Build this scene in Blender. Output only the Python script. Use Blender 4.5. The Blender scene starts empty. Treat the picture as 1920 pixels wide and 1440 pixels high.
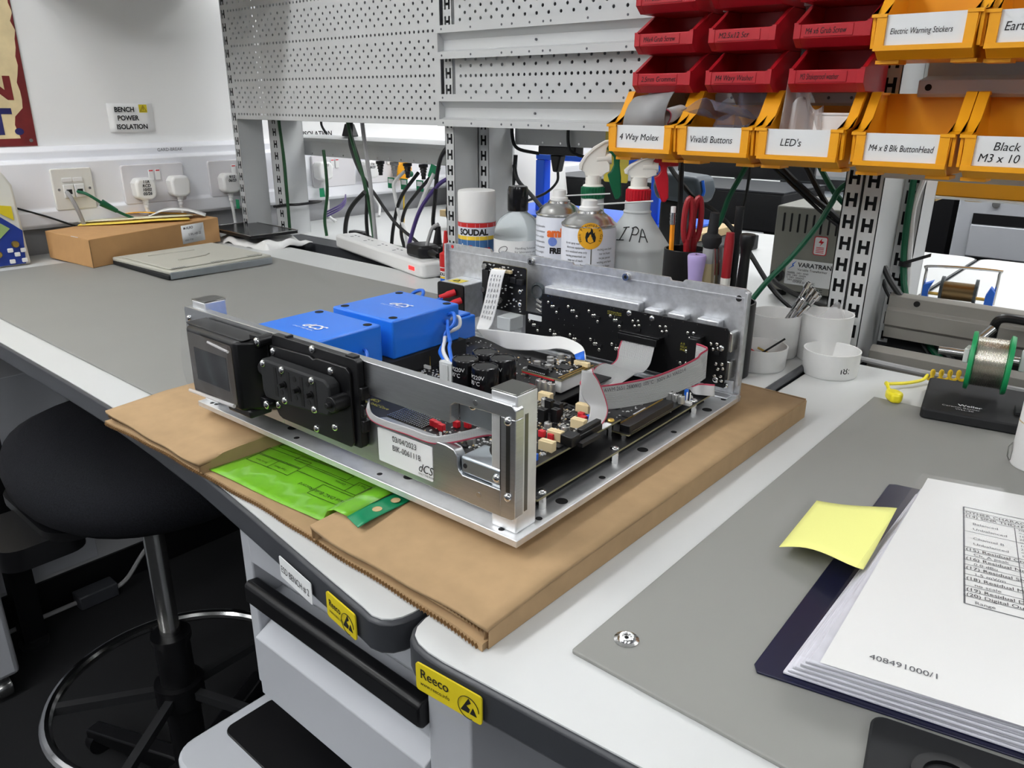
import bpy, bmesh, math, random
from mathutils import Vector, Matrix
random.seed(7)
S = bpy.context.scene
COL = S.collection
B = 0.93                       # height of the bench tops above the floor

# ---------------------------------------------------------------- camera
cd = bpy.data.cameras.new('camera'); cam = bpy.data.objects.new('camera', cd); COL.objects.link(cam)
cd.sensor_width = 36.0; cd.lens = 27.02; cd.clip_start = 0.02
_r = Vector((.7564, .6540, .0062)); _u = Vector((-.2283, .2551, .9396)); _f = Vector((-.6129, .7121, -.3423))
_m = Matrix((_r, _u, -_f)).transposed().to_4x4(); _m.translation = (0, 0, B + .341)
cam.matrix_world = _m
S.camera = cam
# ---------------------------------------------------------------- world and exposure
w = bpy.data.worlds.new('world'); S.world = w; w.use_nodes = True
w.node_tree.nodes['Background'].inputs[0].default_value = (.86, .9, 1, 1)
w.node_tree.nodes['Background'].inputs[1].default_value = .16
S.view_settings.view_transform = 'Standard'; S.view_settings.look = 'None'
S.view_settings.exposure = 0.0; S.view_settings.gamma = 1.0; S.view_settings.use_curve_mapping = False
PANEL_POWER = 24.0              # emission of the ceiling panels
CEIL = 2.75

# ---------------------------------------------------------------- materials
def lin(c):
    return tuple(((v/255)/12.92 if v/255 <= .04045 else ((v/255+.055)/1.055)**2.4) for v in c) + (1,)
MATS = {}
def mat(name, rgb, rough=.5, metal=0., var=0., scale=40., bump=0., spec=.5, trans=0., alpha=1., stretch=None, coat=0., ior=1.45):
    m = bpy.data.materials.new(name); m.use_nodes = True; MATS[name] = m
    nt = m.node_tree; p = nt.nodes['Principled BSDF']
    p.inputs['Base Color'].default_value = lin(rgb); p.inputs['Roughness'].default_value = rough
    p.inputs['Metallic'].default_value = metal; p.inputs['Specular IOR Level'].default_value = spec
    p.inputs['Transmission Weight'].default_value = trans; p.inputs['Alpha'].default_value = alpha
    p.inputs['IOR'].default_value = ior
    p.inputs['Coat Weight'].default_value = coat
    if var or bump:
        tc = nt.nodes.new('ShaderNodeTexCoord'); mp = nt.nodes.new('ShaderNodeMapping'); n = nt.nodes.new('ShaderNodeTexNoise')
        n.inputs['Scale'].default_value = scale; n.inputs['Detail'].default_value = 5
        if stretch: mp.inputs['Scale'].default_value = stretch
        nt.links.new(tc.outputs['Object'], mp.inputs[0]); nt.links.new(mp.outputs[0], n.inputs['Vector'])
        if var:
            r = nt.nodes.new('ShaderNodeMapRange'); r.inputs[1].default_value = .3; r.inputs[2].default_value = .7
            r.inputs[3].default_value = 1-var; r.inputs[4].default_value = 1+var
            v = nt.nodes.new('ShaderNodeVectorMath'); v.operation = 'SCALE'
            v.inputs[0].default_value = lin(rgb)[:3]
            nt.links.new(n.outputs[0], r.inputs[0]); nt.links.new(r.outputs[0], v.inputs['Scale'])
            nt.links.new(v.outputs[0], p.inputs['Base Color'])
        if bump:
            b = nt.nodes.new('ShaderNodeBump'); b.inputs['Strength'].default_value = bump; b.inputs['Distance'].default_value = .002
            nt.links.new(n.outputs[0], b.inputs['Height']); nt.links.new(b.outputs[0], p.inputs['Normal'])
    return m
def emit(name, rgb, power):
    m = bpy.data.materials.new(name); m.use_nodes = True; MATS[name] = m
    p = m.node_tree.nodes['Principled BSDF']; p.inputs['Base Color'].default_value = lin(rgb)
    p.inputs['Emission Color'].default_value = lin(rgb); p.inputs['Emission Strength'].default_value = power
    return m
def thin(name, rgb, a, rough=.08, tint=.97):
    """clear thin plastic: mostly see-through, a little glossy"""
    m = bpy.data.materials.new(name); m.use_nodes = True; MATS[name] = m
    nt = m.node_tree; nt.nodes.remove(nt.nodes['Principled BSDF']); out = nt.nodes['Material Output']
    tr = nt.nodes.new('ShaderNodeBsdfTransparent'); tr.inputs[0].default_value = (tint, tint, tint, 1)
    gl = nt.nodes.new('ShaderNodeBsdfGlossy'); gl.inputs['Color'].default_value = lin(rgb); gl.inputs['Roughness'].default_value = rough
    fr = nt.nodes.new('ShaderNodeLayerWeight'); fr.inputs[0].default_value = a; mx = nt.nodes.new('ShaderNodeMixShader')
    nt.links.new(fr.outputs['Facing'], mx.inputs[0]); nt.links.new(tr.outputs[0], mx.inputs[1]); nt.links.new(gl.outputs[0], mx.inputs[2]); nt.links.new(mx.outputs[0], out.inputs[0])
    return m
def film(name, rgb, a, rough=.12):
    m = bpy.data.materials.new(name); m.use_nodes = True; MATS[name] = m
    nt = m.node_tree; p = nt.nodes['Principled BSDF']; p.inputs['Base Color'].default_value = lin(rgb)
    p.inputs['Roughness'].default_value = rough; p.inputs['Alpha'].default_value = a; p.inputs['Specular IOR Level'].default_value = .8
    return m
wall_m = mat('wall_paint', (240, 240, 238), .8, var=.015, scale=3)
ceil_m = mat('ceiling_tile', (225, 225, 222), .9, var=.02, scale=20)
floor_m = mat('floor_carpet', (13, 14, 16), .95, var=.3, scale=300)
trunk_m = mat('trunking_plastic', (238, 239, 243), .35)
railp = mat('rail_paint', (128, 125, 119), .4, var=.03, scale=10)
lam = mat('white_laminate', (202, 204, 203), .38, var=.02, scale=7)
matg = mat('grey_bench_mat', (138, 138, 134), .6, var=.03, scale=5)
edge = mat('dark_edge_band', (56, 58, 62), .42, var=.05, scale=30)
steel_grey = mat('grey_steel_paint', (176, 179, 184), .45, var=.02, scale=9)
shelf = mat('shelf_paint', (192, 194, 194), .42, var=.015, scale=8)
dark = mat('dark_void', (12, 12, 13), .8)
black = mat('black_plastic', (13, 13, 15), .38, var=.12, scale=60)
blackg = mat('black_gloss', (14, 14, 16), .18)
blackm = mat('black_matt', (26, 27, 29), .7, var=.1, scale=80)
rubber = mat('black_cable', (19, 20, 21), .45)
fabric = mat('black_fabric', (23, 24, 28), .95, spec=.2, var=.4, scale=420, bump=.4)
card = mat('cardboard', (170, 141, 104), .85, var=.06, scale=55)
card2 = mat('cardboard_box', (192, 148, 98), .8, var=.04, scale=30)
cardin = mat('cardboard_flute', (128, 98, 62), .9, var=.15, scale=90)
alu = mat('milled_aluminium', (232, 233, 234), .46, .86, var=.05, scale=90, bump=.05)
alub = mat('brushed_aluminium', (190, 192, 194), .34, 1., var=.05, scale=60, stretch=(1, 1, 12))
galv = mat('galvanised_sheet', (206, 208, 211), .5, .88, var=.12, scale=160, bump=.06)
gunm = mat('gunmetal', (112, 112, 108), .3, 1.)
zinc = mat('zinc_bracket', (176, 184, 190), .38, 1., var=.05, scale=50)
chrome = mat('chrome', (215, 215, 215), .14, 1.)
redh = mat('dark_red_grip', (150, 28, 36), .4)
steel = mat('bright_steel', (190, 190, 188), .25, 1.)
tinw = mat('solder_wire', (218, 214, 204), .24, 1.)
pcb = mat('black_circuit_board', (10, 10, 12), .45, var=.2, scale=60)
pcbedge = mat('board_edge', (128, 122, 92), .6)
icm = mat('chip_black', (24, 24, 26), .45)
solder = mat('solder_joint', (205, 203, 196), .25, 1.)
gold = mat('gold_pin', (214, 180, 96), .3, 1.)
silk = mat('silkscreen_yellow', (168, 160, 60), .7)
silkw = mat('silkscreen_white', (205, 205, 205), .7)
blueb = mat('blue_enamel', (34, 116, 224), .3, coat=.2)
bluep = mat('blue_part', (32, 104, 214), .4)
redc = mat('red_plastic', (205, 38, 48), .4)
beige = mat('relay_cream', (226, 206, 162), .5)
white_p = mat('white_plastic', (228, 228, 226), .4)
nylon = mat('natural_nylon', (206, 208, 206), .4)
paper = mat('white_paper', (233, 233, 231), .75)
papersh = mat('label_paper', (226, 228, 228), .6)
ink = mat('black_ink', (22, 22, 24), .7)
inkg = mat('grey_ink', (92, 93, 98), .75)
ribm = mat('grey_ribbon', (186, 186, 186), .42)
ribred = mat('ribbon_red_edge', (176, 62, 84), .5)
ffcm = mat('white_flat_cable', (232, 232, 230), .4)
yel = mat('yellow_bin_plastic', (236, 162, 18), .42, var=.03, scale=12)
redb = mat('red_bin_plastic', (172, 24, 36), .38, var=.04, scale=12)
ylabel = mat('yellow_badge', (214, 194, 36), .4)
post = mat('sticky_note', (240, 240, 146), .8)
greensh = mat('green_paper', (128, 202, 44), .3, var=.03, scale=15)
greendk = mat('green_tape', (22, 132, 88), .35, var=.08, scale=60)
navy = mat('navy_plastic', (17, 19, 48), .3)
green_c = mat('green_cable', (10, 88, 58), .45)
green_d = mat('dark_green_cable', (28, 72, 40), .5)
grey_c = mat('grey_cable', (150, 150, 150), .5)
white_c = mat('white_cable', (218, 218, 216), .5)
purple_c = mat('purple_cable', (68, 52, 110), .5)
yellow_c = mat('yellow_cable', (222, 186, 40), .45)
yellow_k = mat('yellow_clip', (240, 224, 40), .38)
blue_c = mat('blue_cable', (36, 104, 208), .4)
sgreen = mat('spool_green', (24, 150, 88), .42)
sdark = mat('spool_dark', (58, 66, 70), .5)
trig_g = mat('trigger_green', (14, 96, 62), .35)
trig_r = mat('trigger_red', (190, 24, 40), .35)
natural = mat('natural_bottle', (222, 226, 226), .38, trans=.35, ior=1.2)
clearb = mat('clear_bottle', (226, 232, 234), .12, trans=.8, ior=1.1)
milky = mat('white_trigger', (232, 230, 222), .35)
tub_m = mat('tub_plastic', (224, 224, 222), .5, var=.03, scale=40)
keyg = mat('warm_grey_plastic', (222, 221, 214), .5, var=.02, scale=10)
inst_w = mat('instrument_white', (226, 225, 214), .5)
inst_b = mat('instrument_blue', (30, 56, 140), .4)
lapg = mat('laptop_shell', (184, 183, 172), .5, var=.02, scale=10)
plate = mat('socket_plate', (218, 216, 218), .35)
lcd = mat('lcd_green', (150, 176, 110), .4)
variac = mat('transformer_grey', (126, 126, 118), .5, var=.03, scale=30)
orange = mat('pencil_orange', (240, 150, 24), .45)
purple = mat('lilac_plastic', (178, 162, 214), .4)
wood = mat('brush_handle', (178, 164, 128), .5)
maroon = mat('maroon_print', (112, 30, 30), .6, var=.2, scale=30)
cream = mat('worn_cream', (226, 206, 160), .6, var=.14, scale=16)
navyp = mat('navy_print', (36, 34, 92), .6, var=.15, scale=30)
strapy = mat('yellow_tape_strip', (244, 214, 90), .6)
strapc = mat('pale_tape_strip', (232, 226, 196), .6)
canwh = mat('can_white', (222, 226, 236), .3)
canbl = mat('can_blue', (58, 104, 156), .35)
canrd = mat('can_red', (196, 40, 40), .35)
canye = mat('can_yellow', (236, 200, 60), .35)
amber = mat('hazard_amber', (240, 176, 40), .45)
orr = mat('orange_print', (236, 112, 44), .5)
blu = mat('periwinkle_print', (112, 138, 214), .5)
benchblue = mat('blue_frame_paint', (24, 92, 214), .45)
brownc = mat('tan_board', (196, 172, 130), .8)
clearf = thin('clear_film', (235, 238, 240), .10, .15)
clearp = thin('page_pocket', (235, 238, 240), .035, .3)
clearf2 = film('pale_film', (228, 226, 226), .42, .16)
smokef = film('grey_bag_film', (150, 154, 172), .34, .10)
yfilm = film('yellow_sleeve', (214, 196, 40), .92, .3)
pagef = mat('page_stack', (214, 214, 222), .28, var=.16, scale=30, stretch=(1, 1, 40))
glow = emit('ceiling_diffuser', (252, 253, 255), PANEL_POWER)
ledr = emit('red_neon', (255, 40, 40), 1.6)

# ---------------------------------------------------------------- mesh helpers
class M:
    """collects shapes and links them as ONE mesh object"""
    def __init__(s): s.b = bmesh.new()
    def _x(s, vs, rot, piv):
        if rot is not None: bmesh.ops.rotate(s.b, verts=vs, cent=piv, matrix=rot)
    def box(s, x0, x1, y0, y1, z0, z1, rot=None, piv=None):
        r = bmesh.ops.create_cube(s.b, size=1)
        c = Vector(((x0+x1)/2, (y0+y1)/2, (z0+z1)/2))
        bmesh.ops.scale(s.b, vec=(abs(x1-x0), abs(y1-y0), abs(z1-z0)), verts=r['verts'])
        bmesh.ops.translate(s.b, vec=c, verts=r['verts'])
        s._x(r['verts'], rot, piv or c); return s
    def cyl(s, p, q, r0, r1=None, n=16):
        p, q = Vector(p), Vector(q); d = q-p; L = d.length
        if L < 1e-7: return s
        m = Matrix.Translation((p+q)/2) @ d.to_track_quat('Z', 'Y').to_matrix().to_4x4()
        bmesh.ops.create_cone(s.b, cap_ends=True, segments=n, radius1=r0, radius2=r0 if r1 is None else r1, depth=L, matrix=m); return s
    def ball(s, c, r, sc=(1, 1, 1), n=12):
        m = Matrix.Translation(c) @ Matrix.Diagonal((*sc, 1))
        bmesh.ops.create_uvsphere(s.b, u_segments=n, v_segments=max(6, n*2//3), radius=r, matrix=m); return s
    def lathe(s, prof, c=(0, 0, 0), n=28, axis=None):
        """prof: [(r, z)...] turned about z (or about `axis` direction through c)"""
        R = Vector(axis).to_track_quat('Z', 'Y').to_matrix() if axis else Matrix.Identity(3)
        c = Vector(c); rings = []
        for r, z in prof:
            if r < 1e-6: rings.append([s.b.verts.new(c + R @ Vector((0, 0, z)))])
            else: rings.append([s.b.verts.new(c + R @ Vector((r*math.cos(2*math.pi*i/n), r*math.sin(2*math.pi*i/n), z))) for i in range(n)])
        for a, b in zip(rings, rings[1:]):
            for i in range(n):
                j = (i+1) % n
                if len(a) == 1 and len(b) == 1: continue
                if len(a) == 1: s.b.faces.new((a[0], b[j], b[i]))
                elif len(b) == 1: s.b.faces.new((a[i], a[j], b[0]))
                else: s.b.faces.new((a[i], a[j], b[j], b[i]))
        return s
    def prism(s, poly, a, b, ax='z'):
        """polygon extruded along an axis from a to b; poly coords are the other two axes in order"""
        def P(u, v, t): return {'z': (u, v, t), 'y': (u, t, v), 'x': (t, u, v)}[ax]
        lo = [s.b.verts.new(P(u, v, a)) for u, v in poly]; hi = [s.b.verts.new(P(u, v, b)) for u, v in poly]
        n = len(poly)
        s.b.faces.new(lo); s.b.faces.new(hi)
        for i in range(n): s.b.faces.new((lo[i], lo[(i+1) % n], hi[(i+1) % n], hi[i]))
        return s
    def tube(s, pts, r, n=8, closed=False):
        pts = [Vector(p) for p in pts]; rings = []; N = len(pts); up = None
        for i, p in enumerate(pts):
            if closed: d = pts[(i+1) % N]-pts[i-1]
            else: d = pts[min(i+1, N-1)]-pts[max(i-1, 0)]
            d.normalize()
            if up is None: up = d.orthogonal().normalized()
            up = (up - d*up.dot(d)); up = up.normalized() if up.length > 1e-6 else d.orthogonal().normalized()
            sd = d.cross(up); rr = r[i] if isinstance(r, (list, tuple)) else r
            rings.append([s.b.verts.new(p + up*(rr*math.cos(2*math.pi*k/n)) + sd*(rr*math.sin(2*math.pi*k/n))) for k in range(n)])
        rg = list(zip(rings, rings[1:])) + ([(rings[-1], rings[0])] if closed else [])
        for a, b in rg:
            for k in range(n): s.b.faces.new((a[k], a[(k+1) % n], b[(k+1) % n], b[k]))
        if not closed: s.b.faces.new(rings[0]); s.b.faces.new(rings[-1])
        return s
    def grid(s, rows):
        """quad sheet through rows of points"""
        V = [[s.b.verts.new(p) for p in r] for r in rows]
        for a, b in zip(V, V[1:]):
            for i in range(len(a)-1): s.b.faces.new((a[i], a[i+1], b[i+1], b[i]))
        return s
    def quad(s, *ps): s.b.faces.new([s.b.verts.new(p) for p in ps]); return s
    def put(s, name, m, parent=None, norm=True, bev=0., ang=35, solid=0., off=0., seg=2, loc=None):
        if norm: bmesh.ops.recalc_face_normals(s.b, faces=s.b.faces)
        else: bmesh.ops.remove_doubles(s.b, verts=s.b.verts, dist=1e-5)
        me = bpy.data.meshes.new(name); s.b.to_mesh(me); s.b.free()
        if m: me.materials.append(m)
        if ang > 0:
            for f in me.polygons: f.use_smooth = True
            me.set_sharp_from_angle(angle=math.radians(ang))
        o = bpy.data.objects.new(name, me); COL.objects.link(o)
        if parent: o.parent = parent
        if loc: o.location = loc
        if solid:
            q = o.modifiers.new('thickness', 'SOLIDIFY'); q.thickness = solid; q.offset = off
        if bev:
            q = o.modifiers.new('bevel', 'BEVEL'); q.width = bev; q.segments = seg; q.limit_method = 'ANGLE'; q.angle_limit = math.radians(40)
        return o
def merge(o, m2, mt):
    """add surface detail of another material to a part's own mesh"""
    bm = bmesh.new(); bm.from_mesh(o.data); tmp = bpy.data.meshes.new('tmp'); m2.b.to_mesh(tmp); m2.b.free()
    n = len(bm.faces); bm.from_mesh(tmp); bm.faces.ensure_lookup_table()
    o.data.materials.append(mt)
    for f in bm.faces[n:]: f.material_index = len(o.data.materials)-1
    bm.to_mesh(o.data); bm.free(); bpy.data.meshes.remove(tmp)
def tag(o, label, cat, group=None, kind=None):
    if label: o['label'] = label
    if cat: o['category'] = cat
    if group: o['group'] = group
    if kind: o['kind'] = kind
    return o
def thing(name, label, cat, loc=(0, 0, 0), rz=0., group=None):
    """Empty at the base of a thing; loc is relative to the bench top"""
    o = bpy.data.objects.new(name, None); COL.objects.link(o); o.empty_display_size = .02
    o.location = (loc[0], loc[1], loc[2]+B); o.rotation_euler = (0, 0, rz)
    return tag(o, label, cat, group)
def structure(o): o['kind'] = 'structure'; return o
def dup(root, loc, rz=None, label=None, group=None):
    r = root.copy(); COL.objects.link(r); r.location = (loc[0], loc[1], loc[2]+B)
    if rz is not None: r.rotation_euler = (0, 0, rz)
    if label: r['label'] = label
    if group: r['group'] = group
    for ch in list(root.children):
        c = ch.copy(); COL.objects.link(c); c.parent = r
        for g in list(ch.children):
            d = g.copy(); COL.objects.link(d); d.parent = c
    return r
def smooth(pts, k=6):
    """Catmull-Rom through points"""
    P = [Vector(p) for p in pts]; out = []
    P = [P[0]*2-P[1]] + P + [P[-1]*2-P[-2]]
    for i in range(1, len(P)-2):
        a, b, c, d = P[i-1:i+3]
        for j in range(k):
            t = j/k
            out.append(.5*((2*b)+(c-a)*t+(2*a-5*b+4*c-d)*t*t+(3*b-a-3*c+d)*t**3))
    out.append(P[-2]); return out
def smooth_2(pts, k=4):
    return [(p.x, p.y) for p in smooth([(u, v, 0) for u, v in pts], k)]
def rounded(x0, x1, y0, y1, r, n=5):
    o = []
    for cx, cy, a in ((x1-r, y1-r, 0), (x0+r, y1-r, 90), (x0+r, y0+r, 180), (x1-r, y0+r, 270)):
        for i in range(n+1):
            t = math.radians(a+90*i/n); o.append((cx+r*math.cos(t), cy+r*math.sin(t)))
    return o
def lettering(txt, parent, o, xd, yd, size, m, name='lettering', align='LEFT', sx=1., shear=0., lift=.0004, bold=0., gap=1., font_h=True):
    """flat print: txt set at o, running along xd with letters up yd (parent coordinates)"""
    cu = bpy.data.curves.new('t', 'FONT'); cu.body = txt; cu.size = size*1.38; cu.align_x = align; cu.shear = shear; cu.offset = bold; cu.space_character = gap
    cu.resolution_u = 3
    t = bpy.data.objects.new('t', cu); COL.objects.link(t)
    dg = bpy.context.evaluated_depsgraph_get(); dg.update()
    me = bpy.data.meshes.new_from_object(t.evaluated_get(dg)); me.name = name
    bpy.data.objects.remove(t); bpy.data.curves.remove(cu)
    X = Vector(xd).normalized(); Y = Vector(yd); Y = (Y - X*Y.dot(X)).normalized(); Z = X.cross(Y)
    T = Matrix((X*sx, Y, Z)).transposed().to_4x4(); T.translation = Vector(o) + Z*lift
    me.transform(T); me.materials.clear(); me.materials.append(m)
    ob = bpy.data.objects.new(name, me); COL.objects.link(ob)
    if parent: ob.parent = parent
    return ob
# ================================================================ the room
WX = -2.05
structure(M().box(WX-.1, 4.2, -2.6, 7.2, -.1, 0).put('floor', floor_m))
structure(M().box(WX-.1, WX, -2.6, 7.2, 0, CEIL).put('wall_left', wall_m))
structure(M().box(WX-.1, 4.2, 7.2, 7.3, 0, CEIL).put('wall_back', wall_m))
structure(M().box(WX-.1, 4.2, -2.6, 7.3, CEIL, CEIL+.1).put('ceiling', ceil_m))
# dado trunking: stepped profile (x out from the wall, z)
structure(M().prism([(0, .242), (.018, .242), (.03, .232), (.03, .214), (.05, .208), (.05, .107), (.056, .1), (.056, .07), (.048, .062), (0, .062)],
          -2.6, 7.1, 'y').put('trim_1', trunk_m, loc=(WX, 0, B), bev=.002))
lettering('GARD-BREAK', None, (WX+.0305, .955, B+.222), (0, 1, 0), (0, 0, 1), .008, inkg, 'trim_1_marking')['kind'] = 'structure'
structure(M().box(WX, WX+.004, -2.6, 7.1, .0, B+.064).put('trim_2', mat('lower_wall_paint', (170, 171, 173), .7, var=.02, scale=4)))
structure(M().box(WX, WX+.012, -2.6, 7.1, 0, .09).put('baseboard_left', black))

LIGHTS = [(-1.25, -.55), (.55, -2.0), (2.3, -.9), (-1.25, 2.5), (.25, 2.5), (1.75, 2.5), (-.5, 5.2), (1.4, 5.2), (-1.3, -1.9)]  # far right luminaire of the near aisle is added to brighten the left wall
ceiling_names = ['above the aisle in front of the left bench', 'behind the camera to the right', 'added at the right end of the near aisle to brighten the left wall',
                 'behind the left pegboard', 'behind the parts bins', 'behind the right upright', 'at the far left of the room', 'at the far right of the room',
                 'nearest left behind the camera']
for (x, y), nm in zip(LIGHTS, ceiling_names):
    t = thing('ceiling_light', 'long white ceiling luminaire ' + nm, 'light', (x, y, CEIL-B-.13), 0, 'ceiling luminaires')
    M().prism(rounded(-.085, .085, -.70, .70, .03), 0, .09).put('diffuser', glow, t)
    M().box(-.10, .10, -.72, .72, .09, .128).put('housing', white_p, t, bev=.003)

# ================================================================ benches
def inset(poly, d):
    n = len(poly); o = []
    ar = sum(poly[i][0]*poly[(i+1) % n][1]-poly[(i+1) % n][0]*poly[i][1] for i in range(n)); sg = 1 if ar > 0 else -1
    for i in range(n):
        p, c, q = Vector(poly[i-1]), Vector(poly[i]), Vector(poly[(i+1) % n])
        a = (c-p).normalized(); b = (q-c).normalized(); k = Vector((-a.y-b.y, a.x+b.x))*sg
        k = k.normalized()/max(.4, math.cos(a.angle(b, 0)/2)); o.append(tuple(c+k*d))
    return o
def bench(name, label, poly, legs):
    t = thing(name, label, 'workbench', (0, 0, 0))
    M().prism(poly, -.028, -.0012).put('edge_band', edge, t, bev=.0025)
    M().prism(inset(poly, .0035), -.004, 0).put('worktop', lam, t)
    for x, y in legs:
        l = M().box(x-.025, x+.025, y-.025, y+.025, -.9, -.028).put('leg', black, t)
        M().cyl((x, y, -.9), (x, y, -.915), .012).cyl((x, y, -.915), (x, y, -.93), .034, .03).put('levelling_foot', blackm, l)
    xs = [a for a, _ in legs]; ys = [b for _, b in legs]
    f = M().box(min(xs), max(xs), max(ys)-.02, max(ys)+.02, -.075, -.029)
    for x in set(xs): f.box(x-.02, x+.02, min(ys), max(ys), -.075, -.029)
    f.put('underframe', black, t); return t
corner1 = [(-.384, .280), (-.372, .278), (-.362, .280), (-.355, .2855), (-.351, .293), (-.349, .302), (-.3485, .315)]
b1 = bench('workbench', 'white-topped grey-matted workbench on the left with rounded dark front corner', [(-2.03, 1.10), (-2.03, .3335), (-1.3, .3325), (-1.05, .3315), (-.92, .3295), (-.8, .3235), (-.68, .3145), (-.56, .301), (-.49, .2925), (-.428, .285)] + corner1 + [(-.3485, 1.10)],
           [(-1.92, .42), (-1.92, 1.04), (-.40, 1.04)])
corner2 = [(-.3445, .315), (-.344, .303), (-.341, .292), (-.335, .284), (-.326, .2795), (-.314, .2775), (-.298, .2775)]
b2 = bench('workbench', 'white workbench on the right carrying the folder and the soldering stand', [(1.3, 1.10), (-.3445, 1.10)] + corner2 + [(-.226, .2835), (-.16, .289), (-.05, .3), (.12, .314), (.5, .325), (1.3, .325)],
           [(-.16, 1.04), (1.2, 1.04), (1.2, .40)])
# writing on the front edges
def badge(x, y, z, rz, label, w=.056, h=.022):
    t = thing('badge', label, 'sticker', (x, y, z), rz, 'yellow badges on the bench edges')
    M().prism(rounded(-w/2, w/2, -h/2, h/2, .0025), -.0012, 0, 'y').put('plate', ylabel, t)
    lettering('Reeco', t, (-w/2+.004, -.0012, .0005), (1, 0, 0), (0, 0, 1), .0075*min(1, w/.05), ink, sx=.95*min(1, w/.05), bold=.0001)
    lettering('www.reeco.info', t, (-w/2+.004, -.0012, -.0055), (1, 0, 0), (0, 0, 1), .0034, ink, sx=.85*min(1, w/.052))
    c = (w/2-.0105, -.0018, -.002)
    m = M().tube([(c[0]+.0085*math.cos(a), c[1], c[2]+.0085*math.sin(a)) for a in [2*math.pi*i/26 for i in range(22)]], .00025, 4)
    m.prism([(c[0]-.0065, c[2]-.0042), (c[0]+.0000, c[2]-.0042), (c[0]+.001, c[2]-.001), (c[0]-.002, c[2]+.0008), (c[0]+.0018, c[2]+.004), (c[0], c[2]+.0072)], -.00165, -.0013, 'y')
    m.prism([(c[0]+.0012, c[2]-.0042), (c[0]+.0066, c[2]-.0042), (c[0]+.0035, c[2]+.0012)], -.00165, -.0013, 'y')
    m.put('hand_symbol', ink, t)
badge(-.4065, .2805, -.0165, -.115, 'yellow ESD badge on the edge of the left bench below the white bench label', .041, .0225)
badge(-.290, .2765, -.0165, .075, 'yellow ESD badge on the rounded corner edge of the right bench')
t = thing('bench_label', 'white strip label reading ESD BENCH # 2 on the left bench edge', 'label', (-.478, .2886, -.0225), -.121)
M().prism(rounded(-.027, .027, -.0098, .0105, .0015), -.0006, 0, 'y').put('strip', papersh, t)
lettering('ESD BENCH # 2', t, (-.0245, -.0006, -.0035), (1, 0, 0), (0, 0, 1), .0066, ink, sx=.76)
# mats
def bmat(name, label, x0, x1, y0, y1, rz=0):
    o = M().prism(rounded(x0, x1, y0, y1, .0012, 2), 0, .0032).put(name, matg, bev=.0008); o.location = (0, 0, B+.0001); return tag(o, label, 'mat')
bmat('bench_mat', 'grey antistatic mat on the left bench beneath the opened chassis', -1.862, -.43, .381, .985)
bmat('bench_mat', 'grey antistatic mat on the right bench beneath the blue folder', -.241, .95, .342, .968)
t = thing('snap_stud', 'shiny nickel press stud at the front corner of the right mat', 'stud', (-.219, .374, .0033))
M().lathe([(0, 0), (.0085, 0), (.0085, .0008), (.0062, .0016), (.0055, .0028), (.0048, .0034), (.0032, .0034), (.0028, .0022), (.0012, .0022)], n=26).put('cap', chrome, t)
M().cyl((0, 0, .0018), (0, 0, .0024), .0014).put('eyelet_hole', dark, t)

# opposite benches, back to back with these
for nm, lb, x0, x1 in (('workbench', 'white bench top seen behind the left pegboard cables', -2.03, -1.02), ('workbench', 'white bench top behind the bottles and the black tool pots', -1.01, -.352), ('workbench', 'white bench top behind the right upright under the wire reel', -.348, 1.4)):
    t = thing(nm, lb, 'workbench', (0, 0, 0))
    M().prism(rounded(x0, x1, 1.235, 2.13, .03), -.028, -.0012).put('edge_band', edge, t)
    M().prism(rounded(x0+.004, x1-.004, 1.239, 2.126, .028), -.004, 0).put('worktop', lam, t)
    for x in (x0+.1, x1-.1): M().box(x-.025, x+.025, 2.0, 2.05, -.93, -.028).put('leg', black, t)
for lb, x0, x1, y0, y1 in (('white far bench across the aisle under the black monitor', -2.0, -.93, 2.95, 3.75),):
    t = thing('workbench', lb, 'workbench', (0, 0, 0))
    M().box(x0, x1, y0, y1, -.03, -.001).put('edge_band', edge, t); M().box(x0+.004, x1-.004, y0+.004, y1-.004, -.002, .0).put('worktop', lam, t)
    for x in (x0+.06, x1-.06):
        for y in (y0+.06, y1-.06): M().box(x-.03, x+.03, y-.03, y+.03, -.93, -.03).put('leg', black, t)
    M().box(x0+.05, x1-.05, y0+.04, y0+.07, -.1, -.03).put('front_rail', black, t)

# ================================================================ uprights, pegboards and rails
PIT = .0302
def hstrip(m, x0, wd, y, zt, zb, ph=0):
    """slotted face with H cut-outs, facing -y"""
    hw = .0150; b = .0045; a = (wd-hw)/2
    xs = [x0, x0+a, x0+a+b, x0+wd-a-b, x0+wd-a, x0+wd]
    z = zb+ph; zs = [zb]; 
    while z+PIT < zt:
        zs += [z+.006, z+.006+.0072, z+.006+.0118, z+.006+.019]; z += PIT
    zs.append(zt)
    for i in range(len(zs)-1):
        k = (i-1) % 4 if i else 3
        for j in range(5):
            if i and i < len(zs)-2 or (0 < i):
                if k in (0, 2) and j in (1, 3): continue
                if k == 1 and j in (1, 2, 3): continue
            m.quad((xs[j], y, zs[i]), (xs[j+1], y, zs[i]), (xs[j+1], y, zs[i+1]), (xs[j], y, zs[i+1]))
def upright(label, x0, wd, y0, y1, zb=-.02, zt=1.1, ph=0):
    t = thing('slotted_upright', label, 'upright', (0, 0, 0))
    m = M(); hstrip(m, x0, wd, y0, zt, zb, ph)
    m.put('slotted_face', shelf, t)
    M().box(x0, x0+.0015, y0, y1, zb, zt).box(x0+wd-.0015, x0+wd, y0, y1, zb, zt).box(x0, x0+wd, y1-.0015, y1, zb, zt).put('channel', shelf, t)
    M().box(x0+.0016, x0+wd-.0016, y0+.008, y0+.0085, zb, zt).put('slot_shade', blackm, t)  # black sheet added inside the channel, slot shade put into its colour
    return t
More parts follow.
